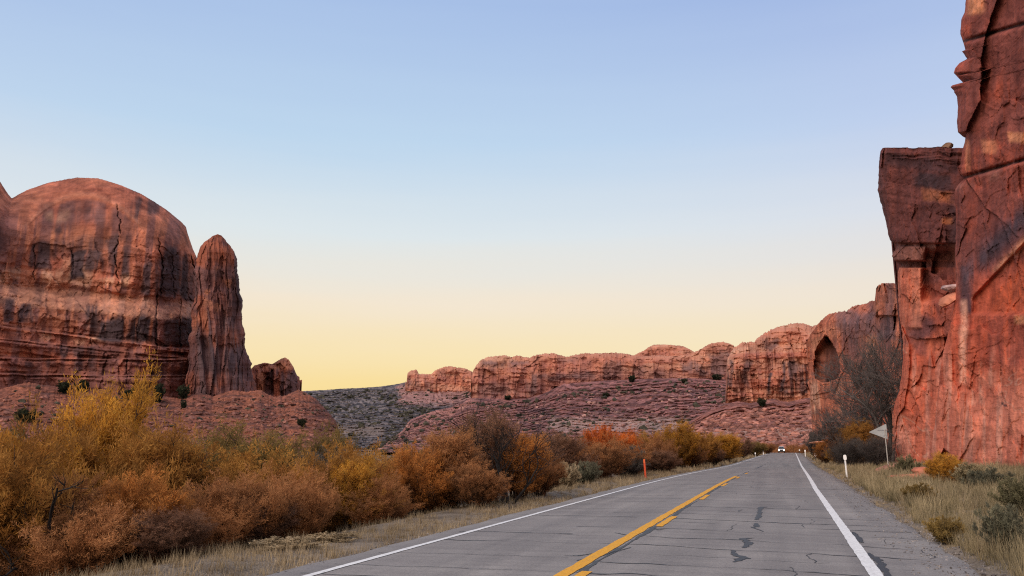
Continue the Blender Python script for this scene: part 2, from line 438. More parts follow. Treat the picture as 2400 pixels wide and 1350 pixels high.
def ribbon(path, wd, lift, seed):
    """irregular tar band along a path of (u, y) points on the road."""
    p = np.asarray(path, float); d = np.gradient(p, axis=0); d /= np.maximum(1e-6, np.hypot(d[:, 0], d[:, 1]))[:, None]
    nrm = np.stack([-d[:, 1], d[:, 0]], 1); s = np.arange(len(p))
    wl = wd * (.5 + .45 * fbm(s / 3.0, 0 * s, o=3, s=seed)); wr = wd * (.5 + .45 * fbm(s / 3.0, 0 * s + 7, o=3, s=seed + 3))
    wl = np.maximum(wl, .1 * np.asarray(wd)); wr = np.maximum(wr, .1 * np.asarray(wd))
    a = p + nrm * wl[:, None]; b_ = p - nrm * wr[:, None]
    Q = np.stack([a, b_], 1); Yq = Q[..., 1]; Uq = Q[..., 0]
    return np.stack([Uq + bend(Yq), Yq, roadz(Yq) + CR(Uq) + lift], -1), grid_faces(len(p), 2)

cracks = []
yy = 9.55; k = 0
while yy < 62:                                       # thermal cracks right across the lanes
    u0 = -2.6 if rng.random() < .55 else -6.0 + rng.random() * 2; u1 = 2.3 if rng.random() < .6 else rng.random() * 3 - 1
    us_ = np.arange(u0, u1, .05)
    path = np.stack([us_, yy + .26 * fbm(us_ / .9, 0 * us_ + k, o=4, s=60 + k) + .05 * (us_ - u0) * (rng.random() - .5)], 1)
    cracks.append(ribbon(path, (.022 + .024 * rng.random()) * np.clip(.8 + 1.6 * fbm(us_ / 1.1, 0 * us_ + k, o=2, s=700 + k), .12, 2), .005, 100 + k))
    if rng.random() < .7:
        us_ = np.arange(-6.2, -2.9 - rng.random(), .05); y2 = yy + .3 * rng.random()
        path = np.stack([us_, y2 + .14 * fbm(us_ / .8, 0 * us_ + k, o=4, s=160 + k)], 1)
        cracks.append(ribbon(path, np.full(len(us_), .012 + .028 * rng.random()), .0045, 300 + k))
    if rng.random() < .8:
        ul = -1.9 + 4 * rng.random(); yl = np.arange(yy, yy + .5 + 1.2 * rng.random(), .05)
        cracks.append(ribbon(np.stack([ul + .14 * fbm(yl / .5, 0 * yl + k, o=4, s=460 + k), yl], 1), np.full(len(yl), .007 + .008 * rng.random()), .0055, 500 + k))
    yy += .6 + .75 * rng.random() + yy * .02; k += 1
v, f = join(cracks); link('transverse_crack', mesh('transverse_crack', v, f), TAR, road)
def road_uv(px, py):
    a, e = bearing(px, py); D = CAMZ / -np.tan(e); return np.array([D * np.sin(a), D * np.cos(a)])
def snake(pts, wd, seed, n=60):
    q = np.array([road_uv(*p) for p in pts]); t = np.linspace(0, len(q) - 1, n)
    P = np.stack([np.interp(t, np.arange(len(q)), q[:, i]) for i in (0, 1)], 1)
    P[:, 0] += .03 * fbm(t * 2.5, 0 * t, o=3, s=seed)
    W = np.interp(t, np.arange(len(q)), wd)
    return ribbon(P, W, .006, seed)
sn = [snake([(1787, 1186), (1781, 1196), (1781, 1205), (1773, 1216)], [.16, .1, .12, .07], 21),
      snake([(1772, 1224), (1773, 1232), (1760, 1233), (1790, 1243)], [.08, .1, .06, .02], 22),
      snake([(1768, 1258), (1742, 1260), (1754, 1270), (1745, 1281)], [.02, .12, .15, .06], 23),
      snake([(1716, 1286), (1722, 1296), (1740, 1304), (1732, 1309), (1718, 1314)], [.05, .1, .15, .12, .03], 24),
      snake([(1996, 1241), (2004, 1247), (2014, 1262), (2022, 1266)], [.05, .09, .12, .03], 25),
      snake([(2034, 1289), (2052, 1300), (2062, 1310), (2072, 1326), (2088, 1348), (2100, 1365)], [.03, .13, .12, .10, .12, .1], 26)]
v, f = join(sn); link('tar_patch', mesh('tar_patch', v, f), TAR, road)
ymid = np.arange(7, 46, .1)
sn2 = [ribbon(np.stack([-2.61 + .03 * fbm(ymid / 2, 0 * ymid, o=3, s=71), ymid], 1), np.clip(.055 + .09 * fbm(ymid / 1.6, 0 * ymid, o=3, s=73), .004, .16), .006, 72)]
y2 = np.arange(48, 110, .2)
sn2.append(ribbon(np.stack([-2.7 + .08 * fbm(y2 / 6, 0 * y2, o=3, s=74), y2], 1), np.clip(.02 + .2 * fbm(y2 / 7, 0 * y2, o=2, s=75), .01, .2), .006, 76))
for (pa, pb) in (((1322, 1302), (1393, 1297)), ((1350, 1314), (1480, 1283)), ((1440, 1248), (1500, 1254)), ((1530, 1238), (1555, 1240))):
    sn2.append(snake([pa, ((pa[0] + pb[0]) / 2, (pa[1] + pb[1]) / 2 + 3), pb], [.02, .06, .02], 80 + pa[0] % 7))
v, f = join(sn2); link('seam_tar', mesh('seam_tar', v, f), TAR, road)

# ------------------------------------------------------------------ cliffs
def topline(pts):
    a, e = bearing(*np.array(pts, float).T); o = np.argsort(a); return a[o], e[o]


def close(X, left=30., right=30., back=60., drop=.25, rows=5):
    """carry a cliff face back over its top and round its sides."""
    def outward(P):
        d = P[..., :2] / np.linalg.norm(P[..., :2], axis=-1, keepdims=True); return d
    if np.ndim(left) or left:
        d = outward(X[:, 0]); cols = []; left = np.broadcast_to(np.asarray(left, float), (len(X),))[:, None]
        for k in range(4, 0, -1):
            q = X[:, 0].copy(); t = (k / 4) ** 1.5
            q[:, :2] += d * left * t + np.stack([d[:, 1], -d[:, 0]], 1) * left * .25 * t; cols.append(q)
        X = np.concatenate([np.stack(cols, 1), X], 1)
    if right:
        d = outward(X[:, -1]); cols = []
        for k in range(1, 5):
            q = X[:, -1].copy(); t = (k / 4) ** 1.5
            q[:, :2] += d * right * t - np.stack([d[:, 1], -d[:, 0]], 1) * right * .25 * t; cols.append(q)
        X = np.concatenate([X, np.stack(cols, 1)], 1)
    rowsl = []
    d = outward(X[-1]); z0 = X[0, :, 2]
    for k in range(1, rows + 1):
        q = X[-1].copy(); t = (k / rows) ** 1.6
        q[:, :2] += d * back * t; q[:, 2] -= drop * back * t * t; rowsl.append(q)
    q = rowsl[-1].copy(); q[:, 2] = z0; rowsl.append(q)
    return np.concatenate([X, np.stack(rowsl, 0)], 0), (0 if np.ndim(left) == 0 and not left else 4), (4 if right else 0), rows + 1


def pad(C, l, r, t):
    C = np.concatenate([np.repeat(C[:, :1], l, 1), C, np.repeat(C[:, -1:], r, 1)], 1)
    return np.concatenate([C, np.repeat(C[-1:], t, 0)], 0)


def place(name, X, Cc, mat, smooth=True, closed=None):
    if closed is not None:
        X, l, r, t = close(X, **closed); Cc = pad(Cc, l, r, t)
    c = X.reshape(-1, 3).mean(0); c[2] = X[..., 2].min()
    o = link(name, mesh(name, X - c, grid_faces(*X.shape[:2]), Cc, smooth), mat, loc=c)
    return o


def columns(top, base, nu, nv, a0=None, a1=None, tj=0.0, seed=0):
    """grid of sight lines from a base line to a skyline."""
    ta, te = topline(top); ba, be = topline(base)
    A = np.linspace(ta[0] if a0 is None else a0, ta[-1] if a1 is None else a1, nu)
    et = np.interp(A, ta, te); eb = np.interp(A, ba, be)
    if tj: et = et + tj * fbm(A * 900, 0 * A, o=4, s=seed)
    s = np.linspace(0, 1, nv)[:, None]
    E = eb + (et - eb) * s; A2 = np.repeat(A[None], nv, 0)
    px, py = sight(A2, E)
    return A2, E, px, py, np.repeat(s, nu, 1), et, eb


def joints(x, z, wx, hz, s, amp=1.0):
    """blocky jointing: beds of height hz broken into blocks of width wx."""
    z2 = z / hz + .35 * fbm(x / (wx * 1.5), z / (hz * 1.5), o=5, s=s, g=.6); r = np.floor(z2)
    x2 = x / wx + 7.7 * _h(r, 0 * r, 0 * r, s) + .4 * fbm(x / wx, z / wx, o=5, s=s + 2, g=.6); c = np.floor(x2)
    v = _h(c, r, 0 * r, s + 1)
    e = np.minimum(np.minimum(x2 - c, 1 - x2 + c) * wx, np.minimum(z2 - r, 1 - z2 + r) * hz)
    return amp * (v - .5), e


def chips(x, z, wx, wz, s, tilt=.9):
    """fractured rock: every patch is a plane of its own height and tilt."""
    X = x / wx + .16 * fbm(x / (wx * .8), z / (wz * .8), o=4, s=s + 20, g=.6); Z = z / wz + .16 * fbm(x / (wx * .8) + 9, z / (wz * .8), o=4, s=s + 21, g=.6)
    ix, iy = np.floor(X), np.floor(Z); d1 = np.full(X.shape, 9.); v = np.zeros(X.shape); o = np.zeros_like(ix)
    for dx in (-1, 0, 1):
        for dy in (-1, 0, 1):
            cx, cy = ix + dx, iy + dy
            ux = X - cx - _h(cx, cy, o, s); uz = Z - cy - _h(cx, cy, o, s + 5); d = np.hypot(ux, uz)
            q = (_h(cx, cy, o, s + 9) - .5) + tilt * ((_h(cx, cy, o, s + 11) - .5) * ux + (_h(cx, cy, o, s + 12) - .5) * uz)
            v = np.where(d < d1, q, v); d1 = np.minimum(d1, d)
    return v


def ledges(z, x, L, s, sharp=3.0):
    n = fbm(z / L, x / (L * 14), o=3, s=s)
    return np.tanh(sharp * n)


ROCK_FAR = rockmat('sandstone_far', .09, .8, 3.0)
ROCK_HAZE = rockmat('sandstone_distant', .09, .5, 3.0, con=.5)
ROCK_MID = rockmat('sandstone_mid', .3, .7, 1.0)
ROCK_NEAR = rockmat('sandstone_near', .7, .7, .3, con=.8)
TALUS = rockmat('talus', .5, .9, 1.0, streak=False)
RED = np.array((.43, .138, .080)); ORANGE = np.array((.50, .20, .112)); PALE = np.array((.57, .31, .205)); DARK = np.array((.075, .05, .055)); PURPLE = np.array((.185, .085, .078))


def spots(px, py, lst, nz):
    """painted-on-rock weathering: soft irregular patches [(x0,x1,y0,y1,soft,amount)]."""
    t = np.zeros_like(px)
    for (x0, x1, y0, y1, s, am) in lst:
        t = np.maximum(t, am * box(px + nz * s * 2.2, py + nz[::-1] * s * 2.2, x0, x1, y0, y1, s))
    return t

# --- the domed butte
top = [(-260, 300), (-120, 330), (-40, 375), (0, 425), (14, 448), (27, 465), (45, 455), (62, 446), (110, 429), (150, 421), (182, 416), (230, 418), (272, 430), (300, 441), (332, 455), (365, 475), (392, 493), (425, 520), (436, 532), (440, 548), (452, 583), (463, 608), (472, 650), (482, 750), (500, 930)]
base = [(-260, 955), (500, 955)]
A, E, px, py, s, et, eb = columns(top, base, 430, 340, tj=.0004, seed=2)
D0 = 430 + 55 * np.clip((px - 300) / 200, 0, 2) ** 2 + 12 * np.sin(px / 75.)
Xm = A * 430; Zm = np.tan(E) * 430
t1 = 661 + .097 * px; t2 = 757 + .12 * px
wob = 7 * fbm(Xm / 18, Zm / 60, o=3, s=5)
off = 8 * sm(t2 + 10, t2 + 3, py + wob * .4) + 20 * sm(t1 + 52, t1 + 2, py + wob) 
off += 6 * sm(880, 876, py + wob) + 6 * sm(842, 837, py + wob * .6) + 4 * sm(815, 811, py + .1 * (200 - px) + wob * .5)
for lc in (t2 + 3, 842 + 0 * px, 880 + 0 * px, 815 - .1 * (200 - px)): off += 4.0 * np.exp(-((py + wob * .6 - lc - 3) / 2.2) ** 2) * sm(-.5, .2, fbm(Xm / 12, lc / 30., o=3, s=8))
topy = np.repeat(sight(A[-1], et)[1][None], px.shape[0], 0)
td = np.clip((600 - py) / np.maximum(20, 600 - topy), 0, 1)
off += 55 * (1 - np.sqrt(np.maximum(0, 1 - .97 * td ** 2)))
bench = sm(t1 - 4, t1 + 4, py) * sm(t1 + 60, t1 + 40, py); arch = py - (462 + ((px - 195) / 125) ** 2 * 62)
rel = 3.6 * fbm(Xm / 30, Zm / 22, o=6, s=11, g=.55) + 1.0 * sm(-4, 4, arch) * sm(60, 30, arch) * box(px, py, 70, 330, 440, 560, 12) + 4.5 * chips(Xm, Zm, 15, 24, 901) * sm(520, 610, py) + 2.4 * chips(Xm, Zm, 5, 12, 902) * (.1 + .9 * sm(520, 620, py)) * (1 - .8 * bench) + 1.5 * chips(Xm, Zm, 2.2, 2.4, 903) * sm(520, 640, py) + 1.3 * ledges(Zm + .06 * Xm, Xm, 5, 13) * sm(560, 640, py)
bj, be_ = joints(Xm, Zm, 17, 11, 15, 4.0); low = sm(t2 - 6, t2 + 10, py)
rel += bj * (.35 + .65 * low) * sm(560, 620, py) + 1.9 * ledges(Zm + .08 * Xm, Xm, 2.6, 18, 5) * low * (1 - .75 * sm(838, 848, py))
fl = fbm(Xm / 5.0, Zm / 45, o=4, s=21); rel += 1.6 * fl * sm(560, 640, py)
cr = np.zeros_like(px)
for (pts, wd, dp) in [([(275, 480), (283, 545), (266, 600), (278, 668)], 1.4, 6), ([(372, 560), (380, 640), (377, 690)], 2.2, 7), ([(368, 690), (367, 760), (366, 830)], 2.6, 8), ([(424, 700), (422, 815)], 2, 6), ([(322, 762), (323, 800)], 1.2, 4), ([(80, 575), (78, 655)], 2, 4),
                      ([(300, 840), (298, 900)], 1.5, 5), ([(370, 830), (356, 860), (354, 915)], 1.8, 6), ([(445, 600), (470, 700), (478, 860)], 2.5, 7), ([(400, 600), (410, 700)], 1.8, 4), ([(168, 585), (170, 650)], 1.5, 3), ([(215, 790), (212, 830)], 1.5, 3)]:
    q = np.array(pts, float); xx = np.interp(py, q[:, 1], q[:, 0]); inr = sm(q[0, 1] - 6, q[0, 1] + 6, py) * sm(q[-1, 1] + 6, q[-1, 1] - 6, py)
    c_ = np.exp(-((px - xx + 5 * fbm(py / 14., px * 0, o=4, s=3)) / (wd * (.55 + .4 * vnoise(py / 9., wd * 7)))) ** 2) * inr * .75; rel += dp * .8 * c_; cr = np.maximum(cr, c_)
nz = fbm(Xm / 9, Zm / 14, o=4, s=31); nzv = fbm(Xm / 3.2, Zm / 38, o=4, s=33)
C = mix(RED, ORANGE, np.clip(.5 + .9 * fbm(Xm / 40, Zm / 12, o=4, s=35), 0, 1))
C = mix(C, PURPLE, np.clip(.2 + .9 * sm(-.15, .4, nzv) * sm(440, 560, py) + .3 * sm(850, 900, py), 0, .85))
C = mix(C, PURPLE * .9, .75 * sm(0, 10, arch) * sm(75, 45, arch) * box(px, py, 95, 310, 440, 560, 15) * sm(-.5, .2, nzv + .2))
C = mix(C, PALE, np.clip(.42 * box(px, py, -300, 470, t1 + 2, t1 + 52, 6) * sm(-.5, .3, nz + .35) + .18 * np.exp(-((arch + 6) / 7) ** 2) * box(px, py, 60, 330, 430, 560, 14), 0, 1))
C = mix(C, PALE, np.clip(spots(px, py, [(110, 160, 490, 520, 10, .7), (100, 220, 628, 662, 10, .9), (145, 168, 600, 655, 6, .8), (282, 312, 640, 672, 6, 1), (220, 270, 655, 672, 5, .8), (-50, 60, 636, 660, 8, .8), (170, 250, 790, 805, 6, .8), (95, 120, 782, 800, 5, .7)], nz) * sm(-.5, .1, nzv), 0, 1))
vr = spots(px, py, [(60, 120, 572, 628, 6, .9), (165, 205, 588, 655, 6, 1), (206, 240, 588, 640, 7, .9), (250, 300, 560, 650, 10, .85), (330, 375, 620, 700, 9, .85), (375, 455, 590, 700, 10, .95), (125, 155, 530, 545, 7, .8), (300, 375, 470, 505, 8, .75), (90, 260, 470, 535, 14, .45), (120, 275, 560, 600, 8, .5),
                    (8, 34, 700, 755, 5, .9), (44, 75, 712, 758, 4, .95), (205, 235, 715, 785, 7, .9), (232, 368, 742, 800, 8, 1), (385, 460, 745, 815, 7, .95), (118, 222, 812, 836, 6, .95), (46, 80, 848, 862, 4, .8), (108, 130, 846, 862, 4, .8), (160, 222, 842, 872, 6, .8), (360, 392, 855, 890, 6, .7), (410, 450, 830, 900, 8, .6), (-90, 10, 520, 640, 14, .6)], nz)
C = mix(C, DARK, np.clip(vr * sm(-.55, .0, nzv + .35 * nz), 0, 1)); C = mix(C, DARK * .7, np.clip(cr, 0, .6))
C = mix(C, PURPLE, np.clip(.4 * sm(.1, .4, ledges(Zm + .08 * Xm, Xm, 3, 23)) * low, 0, 1))
C = C * (.93, .9, .88) * (1 + .35 * chips(Xm, Zm, 5, 7, 904)[..., None])
X = world(A, E, D0 + off + rel)
tag(place('sandstone_butte', X, C, ROCK_FAR, closed=dict(left=60, right=40, back=160, drop=.2)), 'huge domed red sandstone butte with dark varnish bands at the left frame edge', 'butte', kind='structure')


def tower(left, right, nu, nv, D, depth, seed):
    """free-standing rock: rows between a left and a right outline, bulging to the viewer."""
    la, le = bearing(*np.array(left, float).T); ra_, re = bearing(*np.array(right, float).T)
    e0 = max(le.min(), re.min()); e1 = min(le.max(), re.max())
    ev = np.linspace(e0, e1, nv); o1 = np.argsort(le); o2 = np.argsort(re)
    al = np.interp(ev, le[o1], la[o1]); ar = np.interp(ev, re[o2], ra_[o2])
    u = np.linspace(-1, 1, nu); 
    th = u * math.pi * .5
    ca = (al + ar)[:, None] / 2; hw = (ar - al)[:, None] / 2
    A = ca + hw * np.sin(th)[None]; E = np.repeat(ev[:, None], nu, 1)
    Dd = D - depth * np.cos(th)[None] ** .7 * np.clip(hw / hw.max(), .15, 1)
    px, py = sight(A, E)
    return A, E, px, py, Dd, np.repeat(u[None], nv, 0)

# --- the spire beside it
left = [(512, 549), (498, 554), (480, 568), (468, 583), (465, 600), (458, 625), (452, 700), (448, 770), (440, 850), (432, 940)]
right = [(512, 549), (520, 552), (530, 561), (548, 584), (557, 608), (564, 655), (563, 690), (568, 730), (574, 790), (573, 815), (590, 850), (598, 905), (602, 940)]
A, E, px, py, Dd, u = tower(left, right, 190, 330, 440, 36, 4)
Xm = A * 415; Zm = np.tan(E) * 415
flu = fbm(Xm / 3.0 + .05 * Zm, Zm / 40, o=4, s=41)
bj, _ = joints(Xm, Zm, 6, 26, 44, 3.5)
rel = 4.2 * flu + bj * .6 + 5 * chips(Xm, Zm, 5, 40, 911) + 2.2 * chips(Xm, Zm, 2.2, 13, 912) + 1.2 * fbm(Xm / 10, Zm / 9, o=4, s=42) + .6 * ledges(Zm, Xm, 6, 43)
A = A + (fbm(u * 0 + np.sign(u) * 3, Zm / 5, o=4, s=47) * 1.6 / 415) * np.abs(u)
nz = fbm(Xm / 8, Zm / 10, o=4, s=45)
C = mix(PURPLE * .72, RED * .58, sm(-.1, .5, nz + .35 * sm(640, 560, py)))
C = mix(C, ORANGE * .8, .7 * sm(.25, .55, fbm(Xm / 5, Zm / 6, o=3, s=48)) * sm(840, 640, py))
C = mix(C, DARK, np.clip(.85 * sm(-.05, -.5, flu) + .6 * sm(.0, .4, fbm(Xm / 5, Zm / 30, o=3, s=46)) * sm(600, 660, py), 0, .9))
C = mix(C, PALE, .6 * box(px + 4 * nz, py, 535, 556, 820, 900, 5) * sm(0, .3, flu))
tag(place('rock_spire', world(A, E, Dd + rel), C, ROCK_FAR, closed=dict(left=25, right=25, back=10, drop=.1)), 'tall pointed dark red sandstone spire just right of the big dome', 'rock spire', kind='structure')

# --- low butte at the foot of the spire
top = [(585, 868), (597, 856), (620, 850), (638, 853), (650, 846), (660, 840), (668, 838), (676, 842), (688, 860), (696, 880), (702, 883), (708, 890), (706, 915), (704, 932)]
base = [(585, 945), (704, 945)]
A, E, px, py, s, et, eb = columns(top, base, 160, 110, tj=.0004, seed=6)
Xm = A * 470; Zm = np.tan(E) * 470
bj, _ = joints(Xm, Zm, 7, 9, 51, 4)
fl = fbm(Xm / 3, Zm / 16, o=4, s=52)
D0 = 470 + 18 * np.clip((px - 690) / 14, 0, 2) ** 2 + 10 * (1 - np.sqrt(np.clip(1 - s ** 4, 0, 1)))
rel = bj + 2.2 * fl + 4 * chips(Xm, Zm, 6, 9, 921) + 2 * chips(Xm, Zm, 2.4, 3, 922) + 5 * box(px, py, 635, 640, 866, 925, 3) + 4 * box(px, py, 618, 634, 875, 925, 4)
C = mix(RED, PURPLE, sm(-.3, .3, fl)); C = mix(C, DARK, .8 * spots(px, py, [(618, 640, 870, 930, 4, .9), (655, 700, 872, 930, 6, .7)], fl)); C = mix(C, ORANGE, .7 * sm(872, 858, py))
C = mix(C, ORANGE, .8 * box(px, py, 603, 618, 872, 940, 5))
tag(place('small_butte', world(A, E, D0 + rel), C, ROCK_FAR, closed=dict(left=20, right=20, back=40, drop=.1)), 'low blocky red butte with flat top at the foot of the pointed spire', 'butte', kind='structure')


def slope(name, top, base, nu, nv, Dtop, Dbot, amp, C0, C1, C2, seed, mat, lw=3., closed=None, tj=.0004, pw=1.0, terr=0, tstr=.8, tintfn=None):
    A, E, px, py, s, et, eb = columns(top, base, nu, nv, tj=tj, seed=seed)
    Xm = A * Dtop; 
    Dt = np.interp(px[-1], *Dtop_)[None] if False else Dtop
    D0 = Dbot + (Dt - Dbot) * s ** pw
    Zm = D0 * np.tan(E); Rm = D0 - Dbot; step = 0 * s
    if terr:
        wv = .5 * fbm(Xm / 90, s * 4, o=3, s=seed + 30) + .55 * fbm(Xm / 9, s * 14, o=4, s=seed + 31, g=.6) + .35 * chips(Xm, s * 300, 12, 14, seed + 33)
        kk = s * terr * (1 + .25 * fbm(Xm / 90, s * 2, o=2, s=seed + 32)) + wv; fr_ = kk - np.floor(kk)
        st_ = (np.floor(kk) + sm(.42, 1, fr_)); D0 = D0 + tstr * (st_ - kk) / terr * (Dtop - Dbot) * sm(0, .08, s) * sm(1, .93, s)
        step = _h(np.floor(kk), np.floor(Xm / 40 + 3 * wv), 0 * kk, seed); riser = sm(.0, .12, fr_) * sm(.5, .38, fr_)
    n1 = fbm(Xm / 14, Rm / 14, o=5, s=seed); bl, e, idv = cells(Xm / lw + .4 * n1, Rm / lw, seed)
    led = ledges(Zm, Xm, lw, seed + 3, 4)
    rel = amp * (n1 * 2.4 + .7 * led + .9 * chips(Xm, Rm, lw * 3, lw * 3, seed + 50) + .8 * (idv - .5) + .6 * fbm(Xm / 2.2, Zm / .9, o=3, s=seed + 8)) * sm(0, .06, s) 
    rel = rel * (.15 + .85 * sm(1, .9, s))
    c = mix(C0, C1, np.clip(.5 + .9 * fbm(Xm / 9, Rm / 22, o=4, s=seed + 5), 0, 1))
    c = mix(c, C2, np.clip(.7 * sm(.15, .6, led * .5 + .7 * fbm(Xm / 5, Zm / 1.2, o=3, s=seed + 7)), 0, 1))
    c = c * (.75 + .5 * idv[..., None])
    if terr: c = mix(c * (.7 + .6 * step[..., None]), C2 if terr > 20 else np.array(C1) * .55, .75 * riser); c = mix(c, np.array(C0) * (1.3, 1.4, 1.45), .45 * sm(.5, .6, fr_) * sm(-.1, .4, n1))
    if tintfn: c = tintfn(px, py, c, n1)
    X = world(A, E, D0 + rel)
    return place(name, X, c, mat, closed=closed), X

talus_l, X = slope('talus_slope', [(-260, 900), (0, 912), (60, 896), (120, 904), (180, 916), (240, 912), (300, 930), (350, 922), (420, 934), (465, 920), (500, 928), (545, 914), (580, 918), (610, 914), (640, 930), (672, 926), (700, 913), (715, 920), (742, 936), (768, 963), (788, 988), (795, 1013), (801, 1045)],
                   [(-260, 1080), (800, 1080)], 520, 150, 396, 300, .75, (.26, .095, .056), (.18, .07, .05), (.08, .042, .038), 61, TALUS, 1.3, tj=.0012, closed=dict(left=20, right=20, back=20, drop=.4))
tag(talus_l, 'red boulder strewn talus slope below the domed butte', 'slope', kind='structure')
XL = X

# --- dark far slope and flats
dark, X = slope('far_hillside', [(560, 925), (700, 918), (720, 916), (760, 914), (800, 911), (850, 909), (890, 906), (920, 902), (950, 896), (1000, 894), (1150, 890), (1260, 900)],
                [(560, 1058), (1260, 1058)], 460, 150, 1500, 800, 3.0, (.042, .038, .042), (.075, .063, .065), (.19, .16, .155), 71, rockmat('dark_slope', .12, .9, 3., streak=False), 9., closed=dict(left=50, right=50, back=400, drop=.1), terr=24, tintfn=lambda px, py, c, n: mix(mix(c, c * .35 + np.array((.30, .14, .115)), .85 * box(px + 30 * n, py + 8 * n, 935, 1110, 903, 948, 10)), np.array((.20, .15, .125)), .7 * box(px, py + 6 * n, 785, 900, 998, 1022, 6)))
XD = X
tag(dark, 'grey brush covered far hillside with pale ledges behind the low butte', 'hillside', kind='structure')

def farmesa(name, top, base, D, nu, nv, seed, label, dp=6., jw=14., lay=4., vs=(), ps=(), closed=None, pur=.35, roundtop=14., vert=1.0, hot=1.0, low=0.0):
    A, E, px, py, s, et, eb = columns(top, base, nu, nv, tj=.0011 * (900 / max(D, 700)), seed=seed)
    Xm = A * D; Zm = np.tan(E) * D
    bj, _ = joints(Xm, Zm, jw, jw * 1.3, seed + 1, dp * .7)
    fl = fbm(Xm / (jw * .35), Zm / (jw * 3), o=4, s=seed + 2)
    led = ledges(Zm + .02 * Xm, Xm, lay, seed + 3)
    Dd = D + roundtop * (1 - np.sqrt(np.clip(1 - .96 * np.clip((s - .55) / .45, 0, 1) ** 2, 0, 1))) + dp * 1.5 * fbm(Xm / (jw * 3), Zm / (jw * 2), o=3, s=seed + 4) + dp * 1.6 * chips(Xm, Zm * .25, jw * 3, jw * 3, seed + 40)
    rel = .6 * bj * (1 - .7 * sm(.7, .9, s)) + dp * .6 * vert * fl * sm(.95, .7, s) + dp * .17 * led + dp * .8 * chips(Xm, Zm, jw * .8, jw * 1.6, seed + 41) * sm(.95, .75, s) + dp * .4 * chips(Xm, Zm, jw * .3, jw * .2, seed + 42)
    nz = fbm(Xm / (jw * .8), Zm / (jw * .8), o=4, s=seed + 6)
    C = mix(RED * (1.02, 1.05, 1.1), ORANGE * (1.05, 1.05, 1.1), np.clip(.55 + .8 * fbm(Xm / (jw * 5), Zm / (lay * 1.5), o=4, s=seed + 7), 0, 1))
    C = mix(C, PALE, np.clip(hot * .45 * sm(.2, .6, led) + hot * .3 * sm(.8, .95, s), 0, 1))
    C = mix(C, PURPLE * (1.1, 1, 1.2), np.clip((.12 + pur) * sm(-.2, .5, fl + .4 * nz) * sm(.98, .8, s) + .12 * sm(.1, -.5, led) + low * sm(.62, .3, s), 0, 1))  # low paints purple shade into the colour below the lit tops
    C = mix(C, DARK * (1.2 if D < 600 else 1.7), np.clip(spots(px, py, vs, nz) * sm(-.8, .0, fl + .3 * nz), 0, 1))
    C = mix(C, PALE, np.clip(spots(px, py, ps, nz), 0, 1))
    C = mix(C, np.array((.36, .19, .145)), (.06 if D < 600 else .2) + 0 * s)  # distance haze blended into the rock colour
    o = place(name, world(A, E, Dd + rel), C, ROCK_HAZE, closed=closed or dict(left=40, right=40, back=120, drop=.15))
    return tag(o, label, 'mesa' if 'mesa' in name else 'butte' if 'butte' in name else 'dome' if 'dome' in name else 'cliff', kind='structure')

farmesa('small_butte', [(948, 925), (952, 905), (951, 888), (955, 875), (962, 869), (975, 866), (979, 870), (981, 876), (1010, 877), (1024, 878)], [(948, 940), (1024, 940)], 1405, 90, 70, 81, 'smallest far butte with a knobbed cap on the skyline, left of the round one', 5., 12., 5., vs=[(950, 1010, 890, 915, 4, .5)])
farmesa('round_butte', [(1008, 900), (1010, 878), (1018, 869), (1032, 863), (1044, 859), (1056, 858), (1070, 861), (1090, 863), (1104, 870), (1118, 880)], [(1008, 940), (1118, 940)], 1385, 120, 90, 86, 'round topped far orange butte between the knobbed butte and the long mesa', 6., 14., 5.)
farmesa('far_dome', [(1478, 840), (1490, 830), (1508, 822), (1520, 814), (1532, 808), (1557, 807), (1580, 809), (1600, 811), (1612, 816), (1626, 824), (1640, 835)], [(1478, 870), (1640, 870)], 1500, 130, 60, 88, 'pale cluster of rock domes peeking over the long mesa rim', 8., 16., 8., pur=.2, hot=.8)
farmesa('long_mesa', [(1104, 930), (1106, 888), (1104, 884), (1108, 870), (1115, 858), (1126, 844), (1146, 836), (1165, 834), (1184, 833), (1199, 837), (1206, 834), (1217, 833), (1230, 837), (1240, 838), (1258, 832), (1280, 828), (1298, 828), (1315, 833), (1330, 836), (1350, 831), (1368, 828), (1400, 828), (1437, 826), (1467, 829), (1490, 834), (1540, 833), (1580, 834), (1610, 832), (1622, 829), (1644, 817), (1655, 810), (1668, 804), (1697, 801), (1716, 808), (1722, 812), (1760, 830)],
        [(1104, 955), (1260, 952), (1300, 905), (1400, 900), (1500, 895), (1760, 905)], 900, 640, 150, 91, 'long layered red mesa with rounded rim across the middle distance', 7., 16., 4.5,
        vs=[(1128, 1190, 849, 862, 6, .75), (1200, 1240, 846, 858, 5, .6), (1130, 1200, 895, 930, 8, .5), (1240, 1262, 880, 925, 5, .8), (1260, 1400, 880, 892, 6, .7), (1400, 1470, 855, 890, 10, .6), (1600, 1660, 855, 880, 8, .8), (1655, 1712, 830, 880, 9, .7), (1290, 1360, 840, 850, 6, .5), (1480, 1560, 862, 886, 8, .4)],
        ps=[(1106, 1122, 900, 935, 4, .3)], closed=dict(left=120, right=40, back=250, drop=.08), pur=.25, low=.4)
